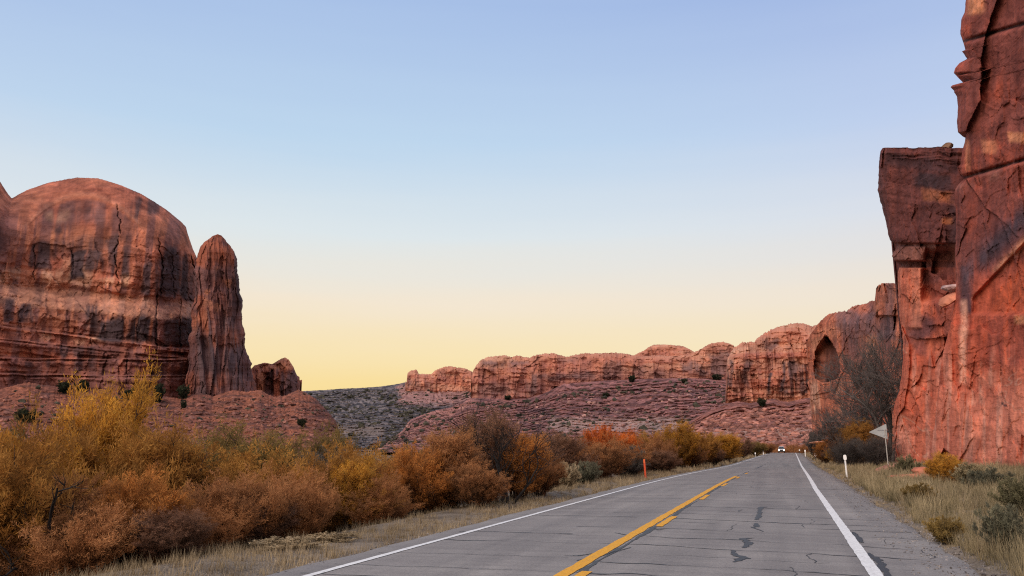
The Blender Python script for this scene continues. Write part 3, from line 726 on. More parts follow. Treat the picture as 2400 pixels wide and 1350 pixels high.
mt, X = slope('mesa_talus', [(890, 1050), (912, 1034), (944, 1009), (955, 992), (962, 984), (985, 974), (1025, 961), (1055, 955), (1100, 933), (1180, 935), (1235, 934), (1275, 922), (1320, 900), (1400, 893), (1500, 888), (1600, 886), (1720, 890), (1760, 892)],
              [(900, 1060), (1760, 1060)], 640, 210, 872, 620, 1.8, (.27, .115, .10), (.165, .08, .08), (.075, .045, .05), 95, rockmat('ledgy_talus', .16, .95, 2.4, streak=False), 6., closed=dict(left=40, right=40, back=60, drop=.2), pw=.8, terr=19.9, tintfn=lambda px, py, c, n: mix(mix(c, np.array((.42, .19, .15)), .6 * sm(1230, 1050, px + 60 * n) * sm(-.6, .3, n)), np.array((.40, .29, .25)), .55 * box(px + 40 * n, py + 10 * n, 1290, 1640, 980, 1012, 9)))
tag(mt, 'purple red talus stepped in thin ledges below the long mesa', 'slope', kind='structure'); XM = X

# --- fluted buttress left of the road's end
farmesa('fluted_cliff', [(1700, 930), (1702, 880), (1704, 842), (1712, 826), (1722, 813), (1732, 808), (1740, 802), (1750, 803), (1758, 800), (1766, 803), (1773, 795), (1781, 788), (1795, 779), (1808, 772), (1824, 765), (1841, 761), (1856, 758), (1871, 757), (1890, 760), (1905, 764), (1920, 762), (1960, 750)],
        [(1700, 965), (1960, 975)], 520, 320, 230, 101, 'fluted red cliff with dark vertical stripes rising beyond the end of the road', 6., 9., 3.0,
        vs=[(1702, 1716, 845, 905, 4, .9), (1740, 1756, 845, 905, 5, .75), (1798, 1806, 870, 930, 3, 1), (1832, 1842, 845, 920, 4, .95), (1844, 1880, 848, 925, 6, .85), (1878, 1890, 850, 920, 4, .95), (1785, 1826, 797, 818, 6, .7), (1715, 1738, 860, 920, 6, .4)],
        ps=[(1705, 1890, 925, 955, 8, .35)], closed=dict(left=60, right=30, back=140, drop=.1), pur=.3, roundtop=34., vert=1.6)
ft, X = slope('cliff_talus', [(1560, 1020), (1620, 985), (1660, 962), (1700, 946), (1730, 941), (1760, 945), (1790, 938), (1812, 934), (1830, 940), (1850, 942), (1870, 937), (1890, 933), (1910, 930), (2000, 940)], [(1560, 1066), (2000, 1066)], 420, 130, 470, 300, .95, (.36, .135, .10), (.25, .105, .085), (.12, .06, .058), 111, TALUS, 2.0, closed=dict(left=20, right=20, back=30, drop=.3), pw=.75, terr=7, tstr=.45, tintfn=lambda px, py, c, n: mix(c, np.array((.36, .22, .175)), .85 * sm(1001, 1007, py + 4 * n)))
tag(ft, 'red rubble apron below the fluted cliff', 'slope', kind='structure'); XF = X

# --- cliff with the alcove, right of the road
top = [(1890, 930), (1891, 860), (1893, 806), (1898, 790), (1908, 772), (1920, 757), (1932, 742), (1945, 735), (1965, 731), (1982, 730), (2000, 718), (2020, 712), (2040, 707), (2051, 703), (2053, 690), (2051, 676), (2056, 668), (2064, 664), (2080, 663), (2100, 663), (2140, 655), (2300, 640)]
base = [(1890, 1052), (2300, 1065)]
ta, te = topline([(1892, 806)] + top[3:13] + [(2050, 704), (2053, 676), (2060, 666), (2080, 663), (2100, 663), (2140, 655), (2300, 640)])
nu, nv = 330, 330
A1 = np.linspace(bearing(1893, 850)[0], bearing(2200, 800)[0], nu); et = np.interp(A1, ta, te) + .0016 * fbm(A1 * 500, A1 * 0, o=5, s=121)
eb = np.interp(A1, *topline(base)); sv = np.linspace(0, 1, nv)[:, None]
E = eb + (et - eb) * sv; A = np.repeat(A1[None], nv, 0); px, py = sight(A, E); s = np.repeat(sv, nu, 1)
D0 = np.interp(px, [1890, 1905, 1960, 2110, 2200], [236, 226, 196, 112, 92])
Xm = px / 1935 * 150; Zm = np.tan(E) * 160
stepb = box(px, py, 2051, 2400, 640, 740, 2)
off = -6 * stepb + 26 * np.clip((760 - py) / 60, 0, 1) ** 1.5 * (1 - sm(2040, 2052, px))
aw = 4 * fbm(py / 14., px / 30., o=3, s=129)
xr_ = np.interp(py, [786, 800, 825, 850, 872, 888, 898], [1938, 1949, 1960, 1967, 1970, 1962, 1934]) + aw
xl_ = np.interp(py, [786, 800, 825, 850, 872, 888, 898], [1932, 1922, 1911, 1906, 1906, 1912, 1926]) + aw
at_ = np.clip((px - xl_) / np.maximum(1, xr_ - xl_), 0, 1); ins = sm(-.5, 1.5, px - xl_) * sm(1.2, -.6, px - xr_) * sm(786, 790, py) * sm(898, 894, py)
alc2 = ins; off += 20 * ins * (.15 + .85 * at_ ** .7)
ov = spots(px, py, [(1962, 1968, 800, 870, 3, 1)], 0 * px); 
bj, _ = joints(Xm, Zm, 3.6, 4.2, 122, 1.6); fl = fbm(Xm / 1.6, Zm / 9, o=4, s=123)
rel = bj + 1.3 * fl + 2.2 * fbm(Xm / 8, Zm / 8, o=4, s=124) + .4 * ledges(Zm, Xm, 2., 125)
rel = rel * .8 + 3.2 * chips(Xm, Zm, 7, 9, 933); rel += (1.8 * chips(Xm, Zm, 3.4, 5, 931) + .9 * chips(Xm, Zm, 1.2, 1.6, 932)) * (1 + sm(780, 750, py)); rel *= (1 - .7 * alc2)
A = A + (.45 / 200) * fbm(Zm / 2.5, Zm * 0, o=4, s=126) * sm(1915, 1893, px)
nz = fbm(Xm / 3, Zm / 3, o=4, s=127)
C = mix((.42, .125, .07), (.48, .165, .09), np.clip(.5 + nz, 0, 1))
C = mix(C, PURPLE, np.clip(.75 * sm(-.1, .4, fl) * sm(880, 800, py), 0, 1))
C = mix(C, DARK * 1.8, spots(px, py, [(1960, 2040, 735, 775, 10, .6), (2058, 2098, 740, 800, 8, .7), (1985, 2045, 770, 860, 14, .35)], nz))
C = mix(C, (.125, .05, .038), np.clip(alc2 * (.6 + .5 * at_) * sm(-.9, .2, nz + .6), 0, 1) * .9)  # alcove shade painted into the rock colour, deepest towards its right side
C = mix(C, ORANGE * 1.1, np.clip(spots(px, py, [(1905, 1932, 795, 828, 6, .9), (2034, 2056, 782, 840, 5, .9), (2040, 2052, 706, 740, 8, .5), (1905, 1960, 765, 790, 8, .5)], nz), 0, 1))
C = mix(C, PALE, np.clip(.8 * box(px, py, 1895, 1990, 895, 975, 12) * sm(.1, .35, fbm(Xm / .9 + .1 * Zm, Zm / 12, o=3, s=128)), 0, 1))
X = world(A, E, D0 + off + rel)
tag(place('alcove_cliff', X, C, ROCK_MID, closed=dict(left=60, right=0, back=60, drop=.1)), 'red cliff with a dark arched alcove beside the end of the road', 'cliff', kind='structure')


def wall(left, pr, nu, nv, Dl, Dr, rnd, seed, ejit=0.0, pads=()):
    """near cliff: rows that start on its left outline and run to the right bearing pr."""
    q = np.array(left, float); la, le = bearing(q[:, 0], q[:, 1]); o = np.argsort(le); le = le[o]; la = la[o]
    ev = np.linspace(le[0], le[-1], nv); al = np.interp(ev, le, la)
    pyl = sight(al, ev)[1]
    ar = np.array([bearing(pr, y)[0] for y in pyl])
    al = al + ejit * fbm(ev * 220, 0 * ev, o=4, s=seed)
    t = np.linspace(0, 1, nu) ** 1.35
    A = al[:, None] + (ar - al)[:, None] * t; E = np.repeat(ev[:, None], nu, 1)
    px, py = sight(A, E)
    tl = np.clip((A - al[:, None]) / rnd, 0, 1)
    corner = (1 - np.sqrt(np.clip(1 - (1 - tl) ** 2, 0, 1)))
    env = np.array([al[max(0, i - 90):i + 90].max() for i in range(nv)])
    flank = np.where(env - al > .0035, 1.2, 1.0) * np.clip(1 - (env - al) / .011, .06, 1)      # knobs and overhangs are shallow
    k_ = np.ones(5) / 5; flank = np.convolve(np.pad(flank, 2, mode='edge'), k_, 'valid')
    return A, E, px, py, corner, flank

# --- tower with the overhanging block
left = [(2068, 338), (2063, 346), (2061, 356), (2059, 400), (2057, 440), (2062, 462), (2068, 485), (2074, 510), (2079, 532), (2082, 550), (2086, 562), (2098, 571), (2101, 575), (2100, 582), (2092, 594), (2090, 600), (2094, 609), (2104, 616), (2113, 621), (2107, 628), (2104, 640), (2105, 690), (2107, 730), (2112, 760), (2116, 800), (2116, 850), (2111, 890), (2108, 915), (2098, 940), (2094, 965), (2095, 1010), (2097, 1060), (2098, 1085), (2099, 1120)]
A, E, px, py, corner, flank = wall(left, 2345, 260, 560, 78, 58, .011, 131, ejit=.0006)
D0 = np.interp(px, [2050, 2095, 2240, 2345], [80, 77.5, 66, 62]); Xm = px / 1935 * 68; Zm = np.tan(E) * 70
ty = py
off = corner * 3.5
off += -1.6 * sm(572, 566, ty)                                      # block stands proud
off += -0.9 * box(px, ty, 2000, 2170, 576, 612, 3) + 2.2 * box(px, ty, 2060, 2172, 612, 627, 3)
off += 2.6 * box(px, ty, 2165, 2260, 585, 705, 10) * sm(2140, 2200, px + .6 * (ty - 600))
off += 1.3 * sm(2185, 2240, px + 10 * fbm(Xm, Zm / 2, o=3, s=130)) * sm(650, 600, ty)
off += np.interp(ty, [600, 800, 950, 1120], [0, -.3, -1.2, -2.6])
col = box(px, ty, 2100, 2160, 625, 770, 5); off += -.5 * col
dia = sm(-6, 6, (px - 2160) - (ty - 640) * .35) * sm(620, 660, ty) * sm(860, 800, ty); off += .5 * dia
bj, _ = joints(Xm, Zm, 1.9, 2.6, 132, .55)
pm = sm(-.15, .25, fbm(Xm / 3, Zm / 4, o=3, s=944)); rel = bj * .35 * sm(860, 700, ty) + 1.7 * chips(Xm, Zm, 3.2, 5.5, 941) + .8 * chips(Xm, Zm, 1.3, 2.2, 945) * pm + .28 * chips(Xm, Zm, .5, .8, 942) * pm + .10 * chips(Xm, Zm, .25, .3, 943) + .7 * fbm(Xm / 3, Zm / 4, o=5, s=133) + .22 * fbm(Xm / .8, Zm / 2.5, o=4, s=134) + .10 * ledges(Zm + .2 * Xm, Xm, .9, 135)
top_l = sm(362, 352, ty); rel += top_l * .3 * ledges(Zm, Xm, .35, 138)
nz = fbm(Xm / 1.6, Zm / 1.6, o=5, s=136); nv_ = fbm(Xm / .55, Zm / 6, o=4, s=137)
C = mix((.47, .103, .054), (.55, .155, .087), np.clip(.5 + .9 * nz, 0, 1))
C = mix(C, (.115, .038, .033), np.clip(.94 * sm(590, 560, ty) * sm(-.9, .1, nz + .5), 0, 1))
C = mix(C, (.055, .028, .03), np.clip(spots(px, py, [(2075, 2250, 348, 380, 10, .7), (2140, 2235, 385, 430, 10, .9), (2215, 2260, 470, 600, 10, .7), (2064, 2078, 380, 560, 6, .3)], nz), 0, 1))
C = mix(C, (.36, .12, .055), np.clip(spots(px, py, [(2160, 2235, 432, 462, 8, .75), (2204, 2226, 500, 520, 5, 1)], nz), 0, 1))
C = mix(C, (.26, .075, .055), np.clip(.8 * dia * sm(-.6, .2, nz + .3), 0, 1)); C = mix(C, (.10, .05, .055), np.clip(spots(px, py, [(2135, 2185, 740, 800, 14, .8), (2140, 2170, 800, 830, 6, .5), (2165, 2240, 630, 660, 8, .5)], nz), 0, 1))
C = mix(C, (.20, .095, .075), .8 * box(px, ty, 2050, 2240, 572, 611, 3)); C = mix(C, (.10, .042, .036), .85 * box(px, ty, 2050, 2240, 611, 627, 3))  # brown ledge; shade of the undercut below it painted into the colour
C = mix(C, (.56, .20, .12), .65 * col * sm(-.6, .2, nv_))
C = mix(C, (.60, .27, .19), np.clip(.5 * sm(.15, .5, nv_) * sm(800, 860, ty), 0, 1))
C = mix(C, (.62, .30, .20), np.clip(.8 * sm(.035, .0, np.abs(fbm(Xm / 2.2 + .5 * Zm / 2.2, Zm / 5, o=3, s=139))) * sm(760, 800, ty) * sm(0, .2, nz + .1), 0, 1))
te_ = bearing(px[0] * 0 + np.linspace(2063, 2345, 300)[np.clip(((px[-1] - 2063) / 282 * 299).astype(int), 0, 299)], 346 + 0 * px[0])[1]
fall = (te_ - E[-1])[None] * np.clip((600 - np.linspace(1120, 338, px.shape[0])) / 255, 0, 1)[:, None]
E = E + fall + .0012 * (fbm(Xm / .9, 0 * Xm, o=4, s=151) + .6 * np.round(1.5 * vnoise(Xm / 1.6, 0 * Xm, s=152))) * sm(400, 350, py)
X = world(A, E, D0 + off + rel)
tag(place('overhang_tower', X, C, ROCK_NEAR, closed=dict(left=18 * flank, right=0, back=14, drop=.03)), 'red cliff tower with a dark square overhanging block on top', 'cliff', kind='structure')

# --- the nearest wall at the right frame edge
left = [(2272, -260), (2270, -60), (2264, 0), (2260, 30), (2253, 45), (2251, 80), (2254, 120), (2263, 118), (2267, 138), (2250, 147), (2238, 160), (2235, 172), (2241, 179), (2272, 172), (2272, 189), (2231, 200), (2227, 205), (2238, 208), (2236, 216), (2243, 226), (2245, 250), (2243, 290), (2245, 310), (2264, 312), (2262, 330), (2254, 360), (2251, 385), (2244, 393), (2249, 408), (2262, 416), (2250, 428), (2238, 444), (2236, 455), (2240, 480), (2241, 540), (2238, 600), (2240, 650), (2236, 720), (2226, 770), (2212, 820), (2203, 870), (2198, 930), (2190, 1000), (2180, 1060), (2176, 1120)]
A, E, px, py, corner, flank = wall(left, 2760, 330, 800, 60, 40, .010, 141, ejit=.0005)
D0 = np.interp(px, [2180, 2260, 2400, 2760], [66, 61.5, 54, 38]); Xm = px / 1935 * 57; Zm = np.tan(E) * 57
ty = py; off = corner * 2.6 * sm(760, 640, ty) + corner * .5
l1 = 95 - .29 * (px - 2262); l2 = 417 - .30 * (px - 2255)
for lc, dp, w_ in ((l1, 1.1, 5), (l2, 1.2, 5)): off += dp * np.exp(-((ty - lc - w_ * .3) / w_) ** 2)
off += -.5 * sm(-3, 3, ty - l2) + -.4 * sm(-3, 3, ty - l1) 
off += np.interp(ty, [450, 700, 900, 1120], [0, -.3, -.8, -2.4])
ny = 560 + (2400 - px) * 1.05                                        # dark streak and the broken flake below it
flake = sm(-4, 8, ty - ny - 10) * box(px, ty, 2280, 2800, 540, 735, 6); off += .8 * flake
bj, be2 = joints(Xm, Zm, 2.6, 5, 142, .5)
pm = sm(-.1, .3, fbm(Xm / 3.5, Zm / 4, o=3, s=954)); rel = bj * .3 + 1.9 * chips(Xm, Zm, 4, 8, 951) + .6 * chips(Xm, Zm, 1.5, 3.4, 955) * pm + .3 * chips(Xm, Zm, .6, 1.0, 952) * pm + .09 * chips(Xm, Zm, .25, .35, 953) + .8 * fbm(Xm / 4, Zm / 6, o=5, s=143) + .16 * fbm(Xm / .7, Zm / 2.6, o=4, s=144) + .08 * ledges(Zm + .25 * Xm, Xm, 1.1, 145)
fz, fe, fid = cells(Xm / 1.5 + .5 * fbm(Xm, Zm, o=2, s=3), Zm / 1.9, 146); rel += .12 * (fid - .5) * sm(700, 760, ty)
nz = fbm(Xm / 2, Zm / 2, o=5, s=147); nv_ = fbm(Xm / .5, Zm / 7, o=4, s=148)
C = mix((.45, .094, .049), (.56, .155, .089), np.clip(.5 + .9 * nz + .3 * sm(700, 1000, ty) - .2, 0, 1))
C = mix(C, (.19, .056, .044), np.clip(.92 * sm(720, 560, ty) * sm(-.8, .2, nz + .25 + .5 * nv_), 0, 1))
C = mix(C, (.30, .07, .045), np.clip(.8 * box(px, ty, 2270, 2800, 735, 860, 16) * sm(-.5, .1, nv_ + .1), 0, 1))
st = np.exp(-((ty - ny + 55) / 42) ** 2) * sm(2235, 2262, px) * sm(430, 520, ty); st = np.maximum(st, .9 * box(px, ty, 2250, 2280, 620, 735, 8))
C = mix(C, (.075, .05, .062), np.clip(.95 * st * sm(-.9, -.1, nv_ + .2), 0, .95))
C = mix(C, (.58, .24, .14), np.clip(1.1 * np.exp(-((ty - ny - 8) / 13) ** 2) * box(px, ty, 2275, 2800, 500, 735, 6) * sm(-.4, .1, nz), 0, 1))
C = mix(C, (.44, .09, .04), .85 * sm(-4, 30, ty - ny - 45) * box(px, ty, 2320, 2800, 540, 735, 10))
C = mix(C, (.60, .24, .12), np.clip(spots(px, py, [(2262, 2310, -40, 25, 10, .9), (2365, 2420, 312, 334, 6, .9), (2258, 2270, 330, 400, 4, .5), (2375, 2430, 740, 760, 5, .9), (2300, 2330, 330, 360, 6, .5)], nz), 0, 1))
fr = np.exp(-((ty - l2 - 14) / 14) ** 2); C = mix(C, (.50, .24, .18), .5 * fr * sm(-.4, .3, nz))
scar = sm(.05, .0, np.abs(fbm(Xm / 1.5 - Zm / 3, Zm / 1.5, o=3, s=149))) * sm(.05, .3, nz)
C = mix(C, (.64, .33, .23), np.clip(.8 * scar * sm(640, 760, ty), 0, 1))
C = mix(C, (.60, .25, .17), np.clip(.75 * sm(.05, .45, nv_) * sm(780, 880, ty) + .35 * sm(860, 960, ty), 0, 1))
C = mix(C, (.64, .32, .22), np.clip(spots(px, py, [(2244, 2262, 700, 900, 6, .8), (2272, 2296, 850, 950, 7, .8), (2300, 2330, 870, 900, 8, .4)], nz) * sm(-.4, .1, nv_), 0, 1))
C = mix(C, (.04, .03, .035), np.clip(spots(px, py, [(2347, 2353, 942, 949, 2, .8), (2352, 2360, 947, 953, 2, .8)], .3 * nz), 0, 1))
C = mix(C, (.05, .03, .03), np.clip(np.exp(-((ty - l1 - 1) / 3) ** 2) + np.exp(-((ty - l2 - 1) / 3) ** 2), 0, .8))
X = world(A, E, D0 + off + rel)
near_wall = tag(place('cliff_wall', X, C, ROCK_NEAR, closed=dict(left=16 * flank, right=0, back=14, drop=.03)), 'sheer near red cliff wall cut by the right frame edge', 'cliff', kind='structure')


# ------------------------------------------------------------------ boulders
def icos():
    import bmesh
    bm = bmesh.new(); bmesh.ops.create_icosphere(bm, subdivisions=2, radius=1)
    bm.verts.ensure_lookup_table(); v = np.array([x.co[:] for x in bm.verts]); f = np.array([[q.index for q in x.verts] for x in bm.faces]); bm.free(); return v, f
ICO_V, ICO_F = icos()
def rocks(P, S, seed, flat=.65):
    r = np.random.default_rng(seed); n = len(P)
    V = np.repeat(ICO_V[None], n, 0)
    q = r.normal(size=(n, 7, 3)); q /= np.linalg.norm(q, axis=-1, keepdims=True)
    for k in range(7):                                            # cut flat facets
        d = (V * q[:, None, k]).sum(-1); c = (.45 + .35 * r.random((n, 1))); ex = np.maximum(0, d - c); V = V - ex[..., None] * q[:, None, k]
    V = V * (S[:, None, None] * np.stack([.7 + .6 * r.random(n), .7 + .6 * r.random(n), flat * (.6 + .7 * r.random(n))], -1)[:, None])
    an = r.random(n) * 6.28; ca, sa = np.cos(an)[:, None], np.sin(an)[:, None]
    V = np.stack([V[..., 0] * ca - V[..., 1] * sa, V[..., 0] * sa + V[..., 1] * ca, V[..., 2]], -1) + P[:, None]
    Fc = (ICO_F[None] + (np.arange(n) * len(ICO_V))[:, None, None]).reshape(-1, 3)
    return V.reshape(-1, 3), Fc
def rubble(name, X, n, smin, smax, cols, seed, label, rows=(0, .9)):
    r = np.random.default_rng(seed); nv, nu = X.shape[:2]
    i = (rows[0] + (rows[1] - rows[0]) * r.random(n)) * (nv - 1); j = r.random(n) * (nu - 1)
    P = X[i.astype(int), j.astype(int)]; S = smin + (smax - smin) * r.random(n) ** 5
    V, Fc = rocks(P, S, seed)
    c = mix(cols[0], cols[1], r.random(n)) * (.5 + .8 * r.random(n))[:, None]
    c = np.repeat(c, len(ICO_V), 0)
    o = link(name, mesh(name, V, Fc, c, False), TALUS)
    return tag(o, label, 'rubble', kind='stuff')
rubble('rubble', XL, 6500, .15, 1.7, ((.31, .14, .10), (.15, .07, .06)), 201, 'loose red rubble scattered over the slope under the domed butte')
rubble('rubble', XF, 4200, .2, 2.4, ((.42, .19, .14), (.22, .10, .08)), 202, 'loose red rubble heaped below the fluted cliff', (.12, .85))
rubble('rubble', XM, 2600, .7, 3.2, ((.40, .22, .18), (.16, .09, .09)), 203, 'loose purple rubble on the ledges below the long mesa')

def boulder(px, py, D, size, c, label, seed, flat=.7, name='boulder', rot=None):
    p = at(px, py, D); V, Fc = rocks(np.zeros((1, 3)), np.array([size]), seed, flat)
    V = V + .05 * size * fbm(V[:, :1] / size * 2, V[:, 1:2] / size * 2, V[:, 2:] / size * 2, o=3, s=seed)
    o = link(name, mesh(name, V, Fc, np.repeat(np.array([c]), len(V), 0), False), ROCK_NEAR, loc=p)
    if rot: o.rotation_euler = rot
    return tag(o, label, 'boulder')
boulder(2222, 706, 63.5, .95, (.52, .20, .12), 'tilted orange slab of rock wedged on the ledge between the two near cliffs', 301, .45, 'rock_slab', (R(10), R(-32), R(20)))
boulder(2230, 676, 64.5, .75, (.44, .30, .28), 'pale grey pink block perched above the tilted orange slab', 302, .7)
boulder(2219, 342, 68, .45, (.20, .12, .08), 'small rounded rock sitting on top of the dark overhanging block', 303, .7)
boulder(2086, 1098, 58, .9, (.34, .16, .11), 'long brown boulder leaning at the foot of the cliff beside the pennant sign', 304, .3, 'boulder', (0, R(-14), 0))
boulder(2130, 1117, 44, .8, (.50, .17, .10), 'flat red boulder lying in the grass right of the pennant sign post', 305, .35)
boulder(2165, 1113, 46, .8, (.50, .17, .10), 'flat red boulder at the cliff foot beside the golden yellow bush', 306, .4)
boulder(1912, 1037, 108, 1.35, (.50, .22, .13), 'tilted orange rock slab jutting out above the ochre bush by the road', 307, .16, 'rock_slab', (0, R(-9), 0))

# ------------------------------------------------------------------ vegetation
def tubes(P, Rr, k=4):
    """P (n, m, 3) polylines, Rr (n, m) radii -> tube mesh."""
    n, m = P.shape[:2]; T = np.gradient(P, axis=1); T /= np.maximum(1e-9, np.linalg.norm(T, axis=-1, keepdims=True))
    ref = np.where(np.abs(T[..., 2:]) > .9, np.array([1., 0, 0]), np.array([0, 0, 1.]))
    Nn = np.cross(T, ref); Nn /= np.maximum(1e-9, np.linalg.norm(Nn, axis=-1, keepdims=True)); Bn = np.cross(T, Nn)
    an = np.arange(k) / k * 2 * math.pi
    V = P[:, :, None] + Rr[..., None, None] * (np.cos(an)[:, None] * Nn[:, :, None] + np.sin(an)[:, None] * Bn[:, :, None])
    i = np.arange(n * m * k).reshape(n, m, k); j = np.roll(i, -1, 2)
    Fc = np.stack([i[:, :-1], j[:, :-1], j[:, 1:], i[:, 1:]], -1).reshape(-1, 4)
    return V.reshape(-1, 3), Fc


def shrub_geo(seed, H=3.4, Rd=1.5, stems=26, subs=12, per=70, leaf=(.10, .016), lean=1.0, start=.15, up=.6, fluff=.06):
    r = np.random.default_rng(seed); m = 7
    t = np.linspace(0, 1, m)[None, :, None]
    ph = r.random(stems) * 6.283; le = (.15 + .85 * r.random(stems)) * lean; hh = H * (.62 + .38 * r.random(stems)) * (1 - .32 * le ** 2)
    out_ = np.stack([np.cos(ph), np.sin(ph), 0 * ph], -1)
    b0 = out_ * (r.random(stems)[:, None] * .22 * Rd)
    P = b0[:, None] + out_[:, None] * (Rd * le)[:, None, None] * (t ** 1.35) * .8 + np.array([0, 0, 1.])[None, None] * hh[:, None, None] * (t * 1.12 - .12 * t ** 3)
    wig = np.stack([fbm(np.repeat(t[..., 0] * 2.5, stems, 0) + 0, np.arange(stems)[:, None] * 3.7 + k * 11, o=2, s=seed + k) for k in range(3)], -1)
    P = P + wig * .22 * t * (1, 1, .4)
    tv, tf = tubes(P, (.022 * (1.15 - t[..., 0]) * np.ones((stems, 1))) * (H / 3.4), 4)
    # side shoots
    ns = stems * subs
    q = (start + (1 - start) * r.random((stems, subs)) ** .8) * (m - 1); q0 = np.clip(q.astype(int), 0, m - 2); fr = (q - q0)[..., None]
    si = np.arange(stems)[:, None]
    B = P[si, q0] * (1 - fr) + P[si, q0 + 1] * fr
    dr = r.normal(size=(stems, subs, 3)) * (1, 1, .6) + out_[:, None] * .5 + np.array([0, 0, up * 1.6])
    dr /= np.linalg.norm(dr, axis=-1, keepdims=True)
    ln = H * (.12 + .20 * r.random((stems, subs))) * (1.15 - .6 * q / (m - 1))
    tt = np.linspace(0, 1, 4)[None, :, None]
    B2 = B.reshape(-1, 1, 3); d2 = dr.reshape(-1, 1, 3); l2 = ln.reshape(-1, 1, 1)
    S = B2 + d2 * l2 * tt + np.array([0, 0, 1.]) * l2 * .25 * tt ** 2
    sv, sf = tubes(S, (.007 * (1.1 - tt[..., 0]) * np.ones((ns, 1))) * (H / 3.4), 3)
    W = join([(tv, tf), (sv, sf)])
    # sprigs
    n = ns * per; k = np.repeat(np.arange(ns), per); u = r.random(n) ** .7
    base = B2[k, 0] + d2[k, 0] * (l2[k, 0] * u[:, None]) + np.array([0, 0, 1.]) * l2[k, 0] * .25 * (u[:, None] ** 2)
    base = base + r.normal(size=(n, 3)) * fluff * (H / 3.4)
    dd = d2[k, 0] * .6 + r.normal(size=(n, 3)) * .75 + np.array([0, 0, up]); dd /= np.linalg.norm(dd, axis=-1, keepdims=True)
    sd_ = np.cross(dd, r.normal(size=(n, 3))); sd_ /= np.linalg.norm(sd_, axis=-1, keepdims=True)
    sc = (.6 + .8 * r.random(n))[:, None]
    Lf = leaf[0] * sc; Wf = leaf[1] * sc
    Q = np.stack([base, base + dd * Lf * .45 + sd_ * Wf, base + dd * Lf, base + dd * Lf * .5 - sd_ * Wf], 1)
    hf = np.clip(base[:, 2] / H, 0, 1); rad = np.clip(np.hypot(base[:, 0], base[:, 1]) / Rd, 0, 1)
    clump = r.random(ns)[k]
    stc = r.random(stems)[k // subs]
    c = np.stack([.45 * clump + .30 * stc + .25 * r.random(n), hf, np.clip(.55 * hf + .5 * rad, 0, 1)], -1)
    Fc = np.arange(n * 4).reshape(-1, 4)
    return W, (Q.reshape(-1, 3), Fc, np.repeat(c, 4, 0))


BARK = plain('twig_bark', (.075, .05, .038), .9, var=.4, vs=12)
GREYBARK = plain('grey_bark', (.11, .092, .085), .9, var=.35, vs=6)
LEAF = dict(
    gold=leafmat('gold_sprigs', (.13, .06, .016), (.50, .225, .035), (.76, .41, .07)),
    ochre=leafmat('ochre_sprigs', (.10, .05, .018), (.38, .165, .04), (.54, .28, .07)),
    orange=leafmat('orange_sprigs', (.13, .052, .02), (.50, .19, .048), (.70, .31, .085)),
    flame=leafmat('flame_sprigs', (.20, .05, .014), (.62, .14, .028), (.80, .25, .055)),
    rust=leafmat('rust_sprigs', (.10, .047, .026), (.36, .155, .062), (.54, .26, .11)),
    brown=leafmat('brown_sprigs', (.075, .042, .03), (.23, .115, .07), (.37, .20, .12)),
    olive=leafmat('olive_sprigs', (.06, .044, .018), (.22, .145, .05), (.36, .245, .08)),
    grey=leafmat('grey_sprigs', (.035, .03, .028), (.095, .082, .075), (.17, .15, .125)),
    sage=leafmat('sage_sprigs', (.05, .05, .034), (.14, .137, .092), (.27, .255, .165)),
    green=leafmat('green_sprigs', (.06, .055, .032), (.17, .155, .082), (.33, .29, .165)),
    juniper=leafmat('juniper_sprigs', (.012, .018, .012), (.035, .045, .028), (.07, .08, .045)),
    straw=leafmat('straw_blades', (.18, .13, .075), (.40, .305, .18), (.60, .48, .31), .15, 0.),
    meadow=leafmat('meadow_blades', (.10, .085, .045), (.30, .24, .135), (.56, .45, .27), .15, 0.),
)
VAR = {}
def variant(kind, k):
    key = (kind, k)
    if key not in VAR:
        P = dict(tall=dict(H=3.6, Rd=1.25, stems=40, subs=24, per=74, lean=.85, up=.6, fluff=.045, leaf=(.095, .0075)), wide=dict(H=3.0, Rd=1.7, stems=46, subs=24, per=66, lean=1.05, up=.5, fluff=.045, leaf=(.095, .0075)),
                 mound=dict(H=1.6, Rd=1.5, stems=46, subs=10, per=60, lean=1.15, start=.1, up=.35, leaf=(.07, .013)), low=dict(H=.8, Rd=.7, stems=40, subs=8, per=36, lean=1.1, up=.5, leaf=(.07, .009), fluff=.03),
                 twiggy=dict(H=2.4, Rd=1.7, stems=60, subs=22, per=16, lean=1.1, start=.1, up=.5, leaf=(.16, .005), fluff=.05), far=dict(H=3.0, Rd=1.7, stems=22, subs=10, per=30, leaf=(.16, .04), lean=1., up=.6), pine=dict(H=3.0, Rd=1.5, stems=16, subs=9, per=26, leaf=(.22, .09), lean=.95, up=.35, start=.1))[kind]
        W, Lf = shrub_geo(1000 + 37 * k + len(kind), **P)
        VAR[key] = (mesh(kind + '_stems', W[0], W[1]), mesh(kind + '_sprigs', Lf[0], Lf[1], Lf[2], False), P['H'], P['Rd'])
    return VAR[key]


def shrub(kind, k, colr, loc, height, width, label, group, name='tamarisk_shrub', cat='shrub', rz=None, bark=None):
    st, sp_, H, Rd = variant(kind, k)
    e = empty(name, loc, rng.random() * 6.28 if rz is None else rz)
    e.scale = (width / 2 / Rd, width / 2 / Rd, height / H / (1.0 if kind in ('low', 'pine') else 1.05))
    tag(e, label, cat, group)
    for nm, me, mt_ in (('stems', st, bark or BARK), ('crown', sp_, LEAF[colr])):
        o = bpy.data.objects.new(nm, me); COL.objects.link(o); o.parent = e
        if not me.materials: me.materials.append(mt_)
        o.material_slots[0].link = 'OBJECT'; o.material_slots[0].material = mt_
    return e


